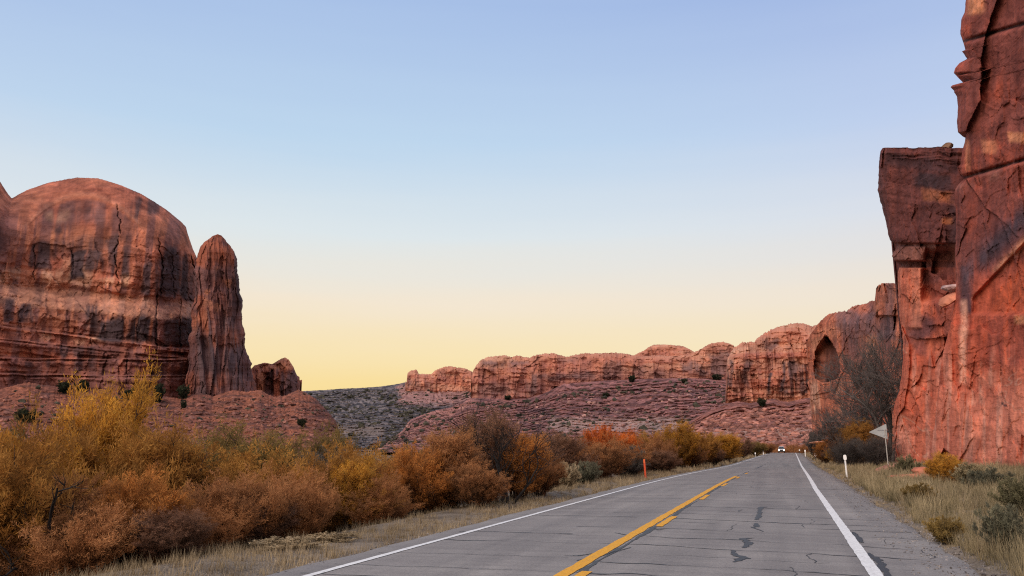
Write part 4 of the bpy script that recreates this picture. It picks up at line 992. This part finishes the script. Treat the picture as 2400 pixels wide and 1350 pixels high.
def by_px(px, Y, drop=0.0):
    x = float(atY(px, 1060, Y)[0]); return (x, Y, float(groundz(x, Y)) - drop)
def top_h(px, toppy, loc):
    p = atY(px, toppy, loc[1]); return float(p[2]) - loc[2]

LG = 'tamarisk thicket along the left verge'
# kind, variant, colour, bearing px, Y, skyline py, width m, label
left_shrubs = [
    ('tall', 0, 'gold', 245, 15.5, 868, 2.7, 'tallest golden shrub of the left thicket, rising against the talus'),
    ('wide', 0, 'gold', 90, 13.0, 985, 3.2, 'broad gold shrub near the left frame edge, behind the dark forked trunk'),
    ('wide', 1, 'rust', 180, 10.9, 1120, 2.2, 'low rust brown shrub at the very front of the left thicket'),
    ('tall', 1, 'ochre', 400, 15.0, 1005, 2.7, 'ochre shrub right of the tallest golden shrub'),
    ('wide', 2, 'orange', 330, 11.6, 1100, 1.9, 'bright orange brown shrub low in front of the tallest golden shrub'),
    ('wide', 3, 'brown', 420, 11.3, 1190, 1.7, 'dark brown twiggy shrub at the verge in the lower left'),
    ('tall', 2, 'olive', 560, 18.5, 1003, 3.2, 'olive topped shrub under the talus slope in the left thicket'),
    ('wide', 4, 'rust', 520, 13.8, 1110, 2.1, 'rust shrub at the verge above the pale grass tuft'),
    ('wide', 0, 'brown', 605, 14.6, 1150, 1.8, 'purple brown low shrub beside the pink orange feathery one'),
    ('tall', 3, 'orange', 665, 17.2, 1085, 1.9, 'pink orange feathery shrub in front of the dark grey hollow'),
    ('wide', 2, 'olive', 740, 27, 1006, 4.4, 'wide olive crown above the dark grey hollow of the thicket'),
    ('wide', 3, 'grey', 770, 24, 1050, 3.4, 'dark grey leafless mass forming the hollow in the thicket'),
    ('tall', 0, 'gold', 828, 19.2, 1062, 1.5, 'bright yellow slender shrub right of the dark grey hollow'),
    ('wide', 1, 'ochre', 868, 19.3, 1120, 1.7, 'low yellow ochre shrub hugging the foot of the slender yellow one'),
    ('wide', 4, 'orange', 985, 22.5, 1040, 2.7, 'left one of the big orange tamarisks in the middle of the thicket'),
    ('tall', 1, 'rust', 1060, 23.5, 1005, 2.3, 'rust orange tamarisk left of the tall twiggy one'),
    ('tall', 2, 'brown', 1145, 26.5, 968, 2.5, 'tall sparse tamarisk with bare dark limbs topping the middle thicket'),
    ('wide', 2, 'rust', 1120, 22.8, 1085, 2.1, 'low rust shrub below the tall sparse tamarisk'),
    ('tall', 3, 'orange', 1215, 26.8, 1010, 2.3, 'orange tamarisk right of the tall sparse one'),
    ('wide', 0, 'rust', 1262, 29.0, 1060, 2.2, 'rounded rust shrub ending the big orange clump, near the sage bush'),
    ('wide', 3, 'brown', 1290, 40, 1008, 4.4, 'dark brown tamarisk behind the sage bush, left of the flame orange one'),
    ('mound', 0, 'sage', 1372, 38.5, 1078, 2.0, 'rounded grey green sage bush on the verge left of the orange stake'),
    ('low', 0, 'straw', 1328, 35.0, 1085, 1.3, 'pale straw coloured weed at the left edge of the sage bush'),
    ('low', 1, 'straw', 690, 13.2, 1262, 1.5, 'pale straw coloured weed tuft on the verge at the lower left'),
    ('low', 2, 'straw', 790, 14.6, 1248, 1.2, 'smaller pale weed tuft right of the one at the lower left'),
    ('wide', 1, 'flame', 1408, 53, 998, 3.4, 'flame orange tamarisk, brightest of the thicket, above the sage bush'),
    ('tall', 0, 'flame', 1460, 56, 1004, 2.6, 'smaller flame orange tamarisk touching the brightest one'),
    ('mound', 1, 'grey', 1470, 50, 1048, 3.0, 'dark grey leafless mound just left of the orange stake'),
    ('wide', 4, 'brown', 1550, 58, 1052, 3.0, 'reddish brown low shrub just right of the orange stake'),
    ('wide', 2, 'gold', 1590, 78, 988, 4.6, 'tall rounded golden tamarisk beyond the orange stake'),
    ('wide', 3, 'ochre', 1525, 74, 1010, 4.2, 'ochre tamarisk left of the rounded golden one'),
    ('wide', 0, 'ochre', 1650, 92, 1008, 4.2, 'ochre tamarisk right of the rounded golden one'),
    ('wide', 1, 'rust', 1625, 80, 1045, 3.0, 'rust low shrub at the foot of the rounded golden tamarisk'),
    ('tall', 3, 'gold', 1700, 112, 1014, 4.4, 'bright yellow tamarisk nearest the road bend on the left'),
    ('wide', 4, 'brown', 1672, 96, 1050, 3.0, 'dark brown shrub low beside the bright yellow tamarisk'),
    ('wide', 2, 'brown', 1740, 150, 1028, 4.6, 'dull brown shrub past the bright yellow tamarisk'),
    ('wide', 3, 'olive', 1770, 185, 1034, 5.0, 'olive shrub by the far bend, right of the dull brown one'),
    ('wide', 0, 'rust', 1800, 230, 1036, 5.0, 'small rust shrub left of the oncoming car'),
]
for i, (kd, k, c, px_, Y, tp, wd, lb) in enumerate(left_shrubs):
    loc = by_px(px_, Y, .05); h = top_h(px_, tp, loc)
    shrub(kd, k, c, loc, h, wd, lb, LG, name='tamarisk_shrub' if kd not in ('mound', 'low') else 'sage_bush' if c in ('sage', 'grey') else 'weed_tuft', cat='shrub')

# thicket mass behind: nobody could count it
def thicket(name, places, colr, label, seed, kinds=('far',)):
    vs, fs, cs, n = [], [], [], 0
    r = np.random.default_rng(seed)
    for (x, y, z, h, wd) in places:
        W, Lf = FARGEO[int(r.integers(len(FARGEO)))]
        a = r.random() * 6.28; s_ = wd / 2 / 1.7
        V = Lf[0]; V = np.stack([(V[:, 0] * math.cos(a) - V[:, 1] * math.sin(a)) * s_ + x, (V[:, 0] * math.sin(a) + V[:, 1] * math.cos(a)) * s_ + y, V[:, 2] * h / 3. + z], -1)
        vs.append(V); fs.append(Lf[1] + n); n += len(V); cs.append(Lf[2] * np.array([1, 1, 1.]) * (.7 + .5 * r.random()))
    o = link(name, mesh(name, np.concatenate(vs), np.concatenate(fs), np.concatenate(cs), False), LEAF[colr])
    return tag(o, label, 'thicket', kind='stuff')
FARGEO = [shrub_geo(2000 + k, H=3., Rd=1.7, stems=32, subs=16, per=40, leaf=(.11, .009), lean=1., up=.6, fluff=.05) for k in range(3)]
SKYL = np.array([(-400, 960), (0, 975), (150, 930), (250, 900), (330, 975), (420, 1008), (560, 1012), (700, 1012), (800, 1022), (890, 1040), (905, 1055), (930, 1048), (1060, 1012), (1150, 1000), (1200, 1022), (1290, 1022), (1400, 1015), (1480, 1022), (1580, 1005), (1650, 1022), (1720, 1036), (1800, 1047), (2400, 1060)], float)
def rowplaces(n, seed, y0, y1, u0, u1, h0, h1, w0, w1, sky=True):
    r = np.random.default_rng(seed); out = []
    for k in range(n):
        t = r.random(); y = y0 * (y1 / y0) ** t; u = u0 + (u1 - u0) * r.random(); x = u + float(bend(y))
        z = float(groundz(x, y)) - .1; h = h0 + (h1 - h0) * r.random()
        if sky:
            px_ = float(sight(*[np.array(q) for q in (math.atan2(x, y), 0.0)])[0]); hz = float(atY(px_, float(np.interp(px_, SKYL[:, 0], SKYL[:, 1])), y)[2]) - z
            h = max(.8, hz * (.72 + .24 * r.random()))
        out.append((x, y, z, h, w0 + (w1 - w0) * r.random()))
    return out
thicket('tamarisk_thicket', rowplaces(34, 1, 9, 40, -16, -11.3, 2.6, 3.9, 2.4, 3.6), 'ochre', 'mixed ochre tamarisk growth filling the left verge behind the front shrubs', 11)
thicket('tamarisk_thicket', rowplaces(34, 2, 16, 70, -24, -15, 3.0, 4.6, 3, 5), 'olive', 'olive brown tamarisk growth at the back of the left thicket', 12)
thicket('tamarisk_thicket', rowplaces(60, 3, 45, 240, -16, -9.5, 2.2, 4.0, 3, 5), 'rust', 'rusty tamarisk growth lining the far left verge', 13)
thicket('tamarisk_thicket', rowplaces(26, 4, 9.5, 26, -11.5, -9.8, .9, 1.6, 1.4, 2.2, False), 'rust', 'rusty twiggy undergrowth at the foot of the left thicket', 14)
far = []
r = np.random.default_rng(9)
for k in range(70):
    px_ = 1760 + 190 * r.random(); Y = 285 + 60 * r.random(); p = atY(px_, 1050, Y)
    far.append((float(p[0]), Y, -3.2, 3.3 + 2.4 * r.random() ** 2, 5 + 4 * r.random()))
thicket('scrub_belt', far, 'rust', 'low rusty orange scrub across the flat beyond the end of the road', 15)

# right side shrubs
RG = 'shrubs between the road and the right cliffs'
right_shrubs = [
    ('twiggy', 0, 'grey', 1990, 77, 1022, 4.4, 'dark leafless mound of twigs behind the nearest white marker', 'twig_mound'),
    ('twiggy', 1, 'grey', 2052, 75, 1016, 4.2, 'dark leafless mound of twigs behind the pennant sign', 'twig_mound'),
    ('wide', 1, 'orange', 1932, 101, 1032, 3.4, 'orange bush beside the white oval marker', 'tamarisk_shrub'),
    ('tall', 2, 'ochre', 2018, 86, 985, 3.6, 'yellow brown bush under the bare tree', 'tamarisk_shrub'),
    ('wide', 4, 'brown', 1975, 96, 985, 4.2, 'tall dull brown bush left of the bare tree', 'tamarisk_shrub'),
    ('mound', 0, 'grey', 1918, 130, 1003, 4.2, 'dark grey green bush at the road edge below the alcove', 'dark_bush'),
    ('wide', 0, 'gold', 1958, 99, 1048, 2.4, 'small yellow ochre bush between the orange bush and the twig mound', 'tamarisk_shrub'),
    ('wide', 2, 'gold', 2212, 38, 1060, 1.7, 'golden yellow bush standing in front of the red cliff foot', 'rabbitbrush'),
    ('mound', 1, 'green', 2120, 50, 1066, 1.7, 'small dark green bush against the cliff foot by the sign', 'green_bush'),
    ('mound', 0, 'green', 2392, 21, 1105, 1.5, 'big dark green bush cut by the right frame edge', 'green_bush'),
    ('mound', 2, 'sage', 2310, 33, 1092, 1.8, 'low sage green bush left of the big dark green one', 'green_bush'),
    ('low', 1, 'meadow', 2265, 36, 1085, 1.5, 'straw coloured weed clump right of the golden yellow bush', 'weed_tuft'),
    ('low', 2, 'olive', 2200, 17, 1212, .8, 'olive weed clump in the verge grass nearest the paved shoulder', 'weed_tuft'),
    ('low', 0, 'sage', 2330, 15, 1185, .8, 'sage weed clump in the tall grass at the lower right', 'weed_tuft'),
    ('low', 1, 'olive', 2150, 27, 1134, 1.1, 'olive weed clump halfway between the shoulder and the red boulders', 'weed_tuft'),
]
for (kd, k, c, px_, Y, tp, wd, lb, nm) in right_shrubs:
    loc = by_px(px_, Y, .05); h = top_h(px_, tp, loc)
    shrub(kd, k, c, loc, h, wd, lb, RG, name=nm, bark=GREYBARK if kd == 'twiggy' else None)

# junipers on the slopes
def on_slope(X, px_, py_):
    q = X.reshape(-1, 3); v_ = q - np.array([0, 0, CAMZ]); a = np.arctan2(v_[:, 0], v_[:, 1]); e = np.arctan2(v_[:, 2], np.hypot(v_[:, 0], v_[:, 1]))
    sx_, sy_ = sight(a, e); return q[np.argmin((sx_ - px_) ** 2 + (sy_ - py_) ** 2)]
JG = 'junipers dotted over the slopes'
for i, (X_, px_, py_, h, wd, lb) in enumerate([
    (XL, 325, 938, 7.5, 8, 'largest dark juniper of the row under the domed butte'), (XL, 368, 944, 9.5, 6.5, 'upright dark juniper right of the largest one'), (XL, 427, 936, 7.5, 6, 'dark juniper standing alone right of the row'),
    (XL, 300, 936, 5, 7, 'low dark juniper left of the largest one'), (XL, 150, 922, 6, 6, 'dark juniper at the cliff foot left of the tallest golden shrub'), (XL, 193, 918, 6, 6, 'dark juniper at the cliff foot touching the tallest golden shrub'),
    (XL, 62, 990, 6, 9, 'wide dark juniper on the slope at the far left'), (XL, 320, 995, 6, 5, 'dark juniper low on the slope below the row'), (XL, 708, 1000, 4, 4.5, 'dark juniper near the right toe of the talus'), (XL, 430, 958, 4, 3.5, 'tiny dark juniper below the one standing alone'),
    (XM, 1190, 937, 6, 9, 'dark juniper below the left end of the long mesa'), (XM, 1480, 895, 8, 11, 'dark juniper under the middle of the long mesa'), (XM, 1605, 899, 6, 8, 'dark juniper right of the middle one under the long mesa'), (XF, 1788, 952, 5, 5.5, 'dark juniper on the rubble below the fluted cliff'), (XM, 1420, 930, 5, 8, 'dark juniper on the ledges below the long mesa'), (XM, 1680, 890, 7, 12, 'dark juniper beside the fluted cliff')]):
    p = on_slope(X_, px_, py_)
    shrub('pine', i % 2, 'juniper', (float(p[0]), float(p[1]), float(p[2]) - .6), h, wd, lb, JG, 'juniper', 'juniper')


# bare trees
def bare_tree(name, loc, H, spread, label, seed, lean=(0, 0), levels=(5, 7, 8, 8), mat=GREYBARK, rad=.22, cat='tree', twig=.006):
    r = np.random.default_rng(seed); e = empty(name, loc); tag(e, label, cat)
    def curve(p, d, l, n, sag, wig):
        pts = [p]; d = d / np.linalg.norm(d)
        for k in range(n - 1):
            d = d + r.normal(size=3) * wig + np.array([0, 0, sag]); d /= np.linalg.norm(d); pts.append(pts[-1] + d * l / (n - 1))
        return np.array(pts)
    tr = [curve(np.array([.1 * k, .05 * k, 0.]), np.array([lean[0] + .5 * (k - 1), lean[1] + .3 * r.normal(), 1.6]), H * (.5 + .1 * r.random()), 7, .02, .16) for k in range(3)]
    P = np.array(tr); Rr = rad * np.linspace(1, .45, 7)[None] * np.ones((len(P), 1)); tv = tubes(P, Rr, 7)
    me = mesh(name + '_trunk', *tv); link('trunk', me, mat, e)
    parts = []; cur = P; cl = H * .5; rr = rad * .42
    for lv, nb in enumerate(levels):
        new = []; n = 6 if lv < 2 else 4
        for q in cur:
            for k in range(nb):
                t = (.35 + .65 * r.random()) * (len(q) - 1); i = min(int(t), len(q) - 2); b0 = q[i] + (q[i + 1] - q[i]) * (t - i)
                d = (q[i + 1] - q[i]); d = d / np.linalg.norm(d) * .75 + r.normal(size=3) * (.75, .75, .5) * (spread) + np.array([0, 0, .12])
                new.append(curve(b0, d, cl * (.6 + .5 * r.random()), n, .05, .2))
        cur = np.array(new); Rr = rr * np.linspace(1, .4, n)[None] * np.ones((len(cur), 1))
        parts.append(tubes(cur, Rr, 5 if lv < 1 else 3)); cl *= .56; rr = max(twig, rr * .42)
    v, f = join(parts); link('crown', mesh(name + '_crown', v, f), mat, e)
    return e
loc = by_px(2082, 87, .1)
bare_tree('bare_tree', loc, 10.6, .62, 'big grey leafless tree between the alcove cliff and the near red cliff', 401, lean=(.02, 0), levels=(6, 8, 8, 8), rad=.24, twig=.013)
loc = by_px(2018, 95, .1)
bare_tree('bare_tree', loc, 6.6, .62, 'smaller grey leafless tree left of the big one, in front of the alcove cliff', 402, levels=(5, 7, 8, 6), rad=.13, twig=.011)
DARKBARK = plain('dark_bark', (.010, .007, .006), .9, var=.4, vs=10)
loc = by_px(62, 10.2, .1)
bare_tree('dead_trunk', loc, 2.3, .6, 'dark bare forked trunk in front of the gold shrub at the left frame edge', 403, lean=(.1, 0), levels=(3, 3, 3), mat=DARKBARK, rad=.085, twig=.008)
loc = by_px(1180, 24.8, .1)
bare_tree('dead_trunk', loc, 3.0, .8, 'crooked dark bare limbs showing through the middle orange shrubs', 404, lean=(.15, 0), levels=(4, 4, 4), mat=DARKBARK, rad=.05, twig=.006)
loc = by_px(1160, 26.0, .1)
bare_tree('dead_trunk', loc, 4.2, .6, 'slim dark bare stem inside the tall sparse tamarisk', 405, levels=(4, 5, 4), mat=DARKBARK, rad=.05, twig=.005)

# ------------------------------------------------------------------ grass
def grass(name, regions, colr, label, seed):
    """regions: (u0, u1, y0, y1, tufts per m2, blade h, blades per tuft)."""
    r = np.random.default_rng(seed); vs, cs = [], []
    for (u0, u1, y0, y1, dens, bh, nb, bw) in regions:
        n = int((u1 - u0) * (y1 - y0) * dens)
        U = u0 + (u1 - u0) * r.random(n); Y = y0 + (y1 - y0) * r.random(n)
        cl = fbm(U / .9, Y / 1.4, o=3, s=seed); keep = cl + .5 * r.random(n) > -.05 ; U, Y, cl = U[keep], Y[keep], cl[keep]
        X = U + bend(Y); n = len(X); Z = groundz(X, Y)
        k = np.repeat(np.arange(n), nb); m_ = len(k)
        hgt = bh * (.45 + .9 * r.random(n) ** 1.5)[k] * (.5 + .6 * r.random(m_)) * (1 + .5 * cl[k])
        ph = r.random(m_) * 6.283; ln = hgt * (.15 + .55 * r.random(m_))
        bx = X[k] + r.normal(size=m_) * .05; by = Y[k] + r.normal(size=m_) * .05; bz = Z[k] - .02
        ox, oy = np.cos(ph), np.sin(ph); wv = bw * (.6 + .8 * r.random(m_))
        px_, py_ = -oy * wv, ox * wv
        b1 = np.stack([bx + px_, by + py_, bz], -1); b2 = np.stack([bx - px_, by - py_, bz], -1)
        tp = np.stack([bx + ox * ln, by + oy * ln, bz + hgt], -1)
        vs.append(np.stack([b1, b2, tp], 1).reshape(-1, 3))
        tr = r.random(n)[k]; q = np.clip(.5 + .6 * cl[k], 0, 1)
        c0 = np.stack([.6 * tr + .4 * r.random(m_), q, 0 * tr + .15], -1); c1 = c0.copy(); c1[:, 2] = .95
        cs.append(np.stack([c0, c0, c1], 1).reshape(-1, 3))
    V = np.concatenate(vs); Cc = np.concatenate(cs)
    return tag(link(name, mesh(name, V, np.arange(len(V)).reshape(-1, 3), Cc, False), LEAF[colr]), label, 'grass', kind='stuff')
grass('dry_grass', [(-9.6, -6.85, 7, 30, 26, .20, 16, .004), (-10, -6.9, 30, 75, 14, .26, 12, .008), (-10.5, -6.9, 75, 250, 3, .4, 9, .025), (-7.1, -6.7, 7, 60, 20, .09, 14, .004)], 'straw', 'pale dry grass along the left verge', 501)
grass('verge_grass', [(2.75, 9, 6, 22, 44, .40, 15, .0045), (2.9, 12, 22, 45, 24, .42, 13, .008), (3.2, 14, 45, 75, 12, .45, 11, .015)], 'meadow', 'olive and straw tall grass between the shoulder and the right cliff', 502)
grass('dry_grass', [(2.45, 3.4, 6, 30, 16, .13, 18, .004), (2.6, 4.2, 30, 120, 7, .2, 12, .012), (3, 8, 75, 240, 2.0, .45, 9, .03), (2.8, 10, 6, 26, 9, .5, 9, .0035), (3, 12, 26, 60, 4, .55, 8, .007)], 'straw', 'pale dry tufts along the edge of the right shoulder', 503)

def low_rocks(P, S, seed):
    import bmesh
    bm = bmesh.new(); bmesh.ops.create_icosphere(bm, subdivisions=1, radius=1); v = np.array([x.co[:] for x in bm.verts]); bm.verts.index_update()
    f = np.array([[q.index for q in x.verts] for x in bm.faces]); bm.free(); r = np.random.default_rng(seed); n = len(P)
    V = v[None] * (1 + .35 * r.normal(size=(n, len(v), 1))) * S[:, None, None] * np.stack([.7 + .7 * r.random(n), .7 + .7 * r.random(n), .45 + .5 * r.random(n)], -1)[:, None] + P[:, None]
    return V.reshape(-1, 3), (f[None] + (np.arange(n) * len(v))[:, None, None]).reshape(-1, 3), len(v)
def gravel(n, seed):
    r = np.random.default_rng(seed); y = 6 * (14 ** r.random(n)); side = r.random(n) < .72
    u = np.where(side, 2.35 + .45 * r.normal(size=n), -6.72 + .16 * r.normal(size=n)); u = np.where(side, np.maximum(u, 1.5), np.minimum(u, -6.45)); x = u + bend(y)
    onroad = (u < 2.45) & (u > -6.6); z = np.where(onroad, roadz(y) + CR(u), groundz(x, y)); S = .006 + .028 * r.random(n) ** 4 * (1 - .5 * onroad)
    V, Fc, k = low_rocks(np.stack([x, y, z + S * .25], -1), S, seed); c = mix((.13, .12, .115), (.40, .36, .33), r.random(n)); c = np.repeat(c, k, 0)
    return tag(link('gravel', mesh('gravel', V, Fc, c, False), TALUS), 'grey gravel spilled along both edges of the asphalt', 'gravel', kind='stuff')
gravel(9000, 601)
def scrub(X, n, s0, s1, seed, label, rows=(0.02, .97)):
    r = np.random.default_rng(seed); nv, nu = X.shape[:2]; i = ((rows[0] + (rows[1] - rows[0]) * r.random(n)) * (nv - 1)).astype(int); j = (r.random(n) * (nu - 1)).astype(int)
    keep = fbm(i / nv * 8, j / nu * 18, o=3, s=seed) + .4 * r.random(n) > .05; P = X[i[keep], j[keep]]; m_ = len(P); S = s0 + (s1 - s0) * r.random(m_) ** 3
    V, Fc, k = low_rocks(P, S, seed); c = np.repeat(mix((.028, .03, .022), (.085, .075, .05), r.random(m_)), k, 0)
    tag(link('desert_scrub', mesh('desert_scrub', V, Fc, c, False), TALUS), label, 'scrub', kind='stuff')
scrub(XM, 1500, .8, 3.2, 611, 'dark low scrub dotted over the ledges below the long mesa')
scrub(XD, 6000, .9, 3.6, 612, 'dark low scrub covering the grey far hillside')
scrub(XL, 420, .4, 1.3, 613, 'dark low scrub dotted over the slope below the domed butte')

# ------------------------------------------------------------------ roadside things
POST_W = plain('white_plastic', (.78, .78, .76), .5, var=.05); REFL = plain('reflector_white', (.9, .9, .88), .3, var=.03)
ORNG = plain('orange_plastic', (.78, .10, .03), .5, var=.08); ALU = plain('aluminium_sheet', (.36, .385, .39), .45, .35, var=.12, vs=3); STEEL = plain('galvanised_post', (.40, .39, .36), .6, .3, var=.15)
BLACKP = plain('dark_post', (.04, .035, .03), .7)

def marker(px_, Y, h, label, post=POST_W, headw=.17, headh=.30, group='road edge markers', pw=.085, lean=0.0):
    loc = by_px(px_, Y); e = empty('marker_post', loc); tag(e, label, 'road marker', group); e.rotation_euler = (0, lean, 0)
    m_ = MB(); m_.prism([(-pw / 2, -.02), (0, -.035), (pw / 2, -.02), (pw / 2, .012), (0, 0), (-pw / 2, .012)], 'z', -.1, h - headh + .04); m_.build('post', post, e)
    q = MB(); pts = []
    for k in range(24):
        a = 2 * math.pi * k / 24; ca, sa = math.cos(a), math.sin(a)
        pts.append((headw / 2 * math.copysign(abs(ca) ** .6, ca), h - headh / 2 + headh / 2 * math.copysign(abs(sa) ** .7, sa)))
    q.prism(pts, 'y', -.055, -.036); q.build('reflector', REFL, e)
    return e
marker(1980.5, 50.2, 1.26, 'nearest white marker post on the right shoulder', lean=R(-1.5))
marker(1911, 118, 1.15, 'dark marker post with white oval reflector by the orange bush', BLACKP, .32, .42)
marker(1887, 180, 1.35, 'white marker post before the dark grey green bush', POST_W, .3, .4, pw=.16)
marker(1874, 240, 1.2, 'farthest small marker post on the right of the road', BLACKP, .3, .4, pw=.12)
marker(1789, 205, 1.2, 'tiny white marker post left of the oncoming car', POST_W, .2, .3, pw=.2)
marker(1770, 160, .95, 'small pale marker post on the left verge before the bend', STEEL, .2, .3, pw=.12)
e = empty('marker_stake', by_px(1511.5, 47.6)); tag(e, 'thin bright orange stake on the left verge', 'marker stake'); e.rotation_euler = (0, R(-3), 0)
q = MB(); q.prism([(-.05, -.016), (0, -.03), (.05, -.016), (.05, .016), (0, 0), (-.05, .016)], 'z', -.1, 1.0); q.build('post', ORNG, e)
q = MB(); q.box((0, -.028, 1.0), (.095, .02, .24)); q.build('reflector', plain('orange_reflector', (.85, .16, .05), .35), e, .006)

# pennant sign seen from behind
loc = by_px(2079, 57.5); e = empty('pennant_sign', loc); tag(e, 'grey back of a left pointing pennant sign on a thin post', 'road sign'); e.rotation_euler = (0, R(-.6), 0)
zt = top_h(2079, 993, loc); H_, Wd = .98, 1.08
q = MB()
def rounded(pts, rr, n=5):
    out = []
    for i, p in enumerate(pts):
        a = Vector(pts[i - 1]) - Vector(p); c_ = Vector(pts[(i + 1) % len(pts)]) - Vector(p); a.normalize(); c_.normalize()
        for k in range(n + 1):
            t = k / n; d = a * (rr * (1 - t) ** 2) + c_ * (rr * t * t); out.append(tuple(Vector(p) + d))
    return out
q.prism(rounded([(.13, zt - H_), (.13, zt), (.13 - Wd, zt - H_ / 2 - .03)], .06), 'y', .035, .040); q.build('sign_panel', ALU, e)
for dz, x0 in ((-H_ * .42, -.42), (-H_ * .78, -.10)):
    q = MB(); q.box(((x0 + .115) / 2, .028, zt + dz), (.115 - x0, .012, .05)); q.build('rib', plain('rib_metal', (.22, .23, .25), .6, .3), e)
q = MB(); q.box((0, 0, (zt - H_ * .36 - .3) / 2), (.055, .04, zt - H_ * .36 + .3)); q.build('post', STEEL, e, .006)

# ------------------------------------------------------------------ the oncoming car
CARW = plain('white_car_paint', (.74, .74, .72), .3, var=.02); CARD = plain('black_trim', (.012, .012, .013), .45); GLASS = plain('windscreen_glass', (.02, .025, .03), .08)
TYRE = plain('tyre_rubber', (.02, .02, .02), .85); RIM = plain('alloy_rim', (.4, .4, .42), .3, .8)
LAMP = plain('headlight_lens', (.95, .93, .85), .2, emit=(1, .95, .78), es=6.0)
yc = 252.0; xcar = float(atY(1831.5, 1055, yc)[0]); car = empty('oncoming_car', (xcar, yc, float(roadz(yc)) + .012)); tag(car, 'white oncoming car with both headlights lit', 'car')
W2 = .88
q = MB()                                                             # body: side profile (y front = negative) swept across the width
q.prism([(-2.28, .42), (-2.34, .62), (-2.30, .86), (-2.15, .98), (-1.15, 1.10), (-.95, 1.12), (1.9, 1.14), (2.28, 1.08), (2.34, .7), (2.3, .40), (1.9, .32), (-1.9, .32)], 'x', -W2, W2); q.build('body', CARW, car, .05)
q = MB(); 
cab = [(-1.05, 1.10), (-.25, 1.72), (.1, 1.79), (1.5, 1.76), (2.15, 1.13)]
n = len(cab); vs = [(-.83 if z < 1.3 else -.68, y, z) for y, z in cab] + [(.83 if z < 1.3 else .68, y, z) for y, z in cab]
q.add(vs, [tuple(range(n)), tuple(range(n, 2 * n))[::-1]] + [(i, (i + 1) % n, n + (i + 1) % n, n + i) for i in range(n)]); q.build('cabin', CARW, car, .03)
q = MB(); q.add([(-.80, -1.02, 1.16), (.80, -1.02, 1.16), (.63, -.32, 1.70), (-.63, -.32, 1.70)], [(0, 1, 2, 3)]); q.build('windscreen', GLASS, car)
q = MB(); q.box((0, -2.33, .70), (1.02, .08, .36)); q.build('grille', CARD, car, .02)
q = MB(); q.box((0, -2.31, .43), (1.84, .14, .26)); q.build('bumper', CARD, car, .03)
for sd_ in (-1, 1):
    q = MB(); q.disc((sd_ * .68, -2.335, .83), .15, .05, 'y', 20); q.build('headlight', LAMP, car)
    q = MB(); q.box((sd_ * .94, -.85, 1.2), (.16, .1, .14)); q.build('mirror', CARD, car, .02)
    for yy_ in (-1.45, 1.45):
        q = MB(); q.disc((sd_ * .76, yy_, .345), .345, .24, 'x', 28); wh = q.build('wheel', TYRE, car, 0, False)
        q = MB(); q.disc((sd_ * .875, yy_, .345), .21, .02, 'x', 20); q.build('rim', RIM, wh)

for me in bpy.data.meshes: me.update()
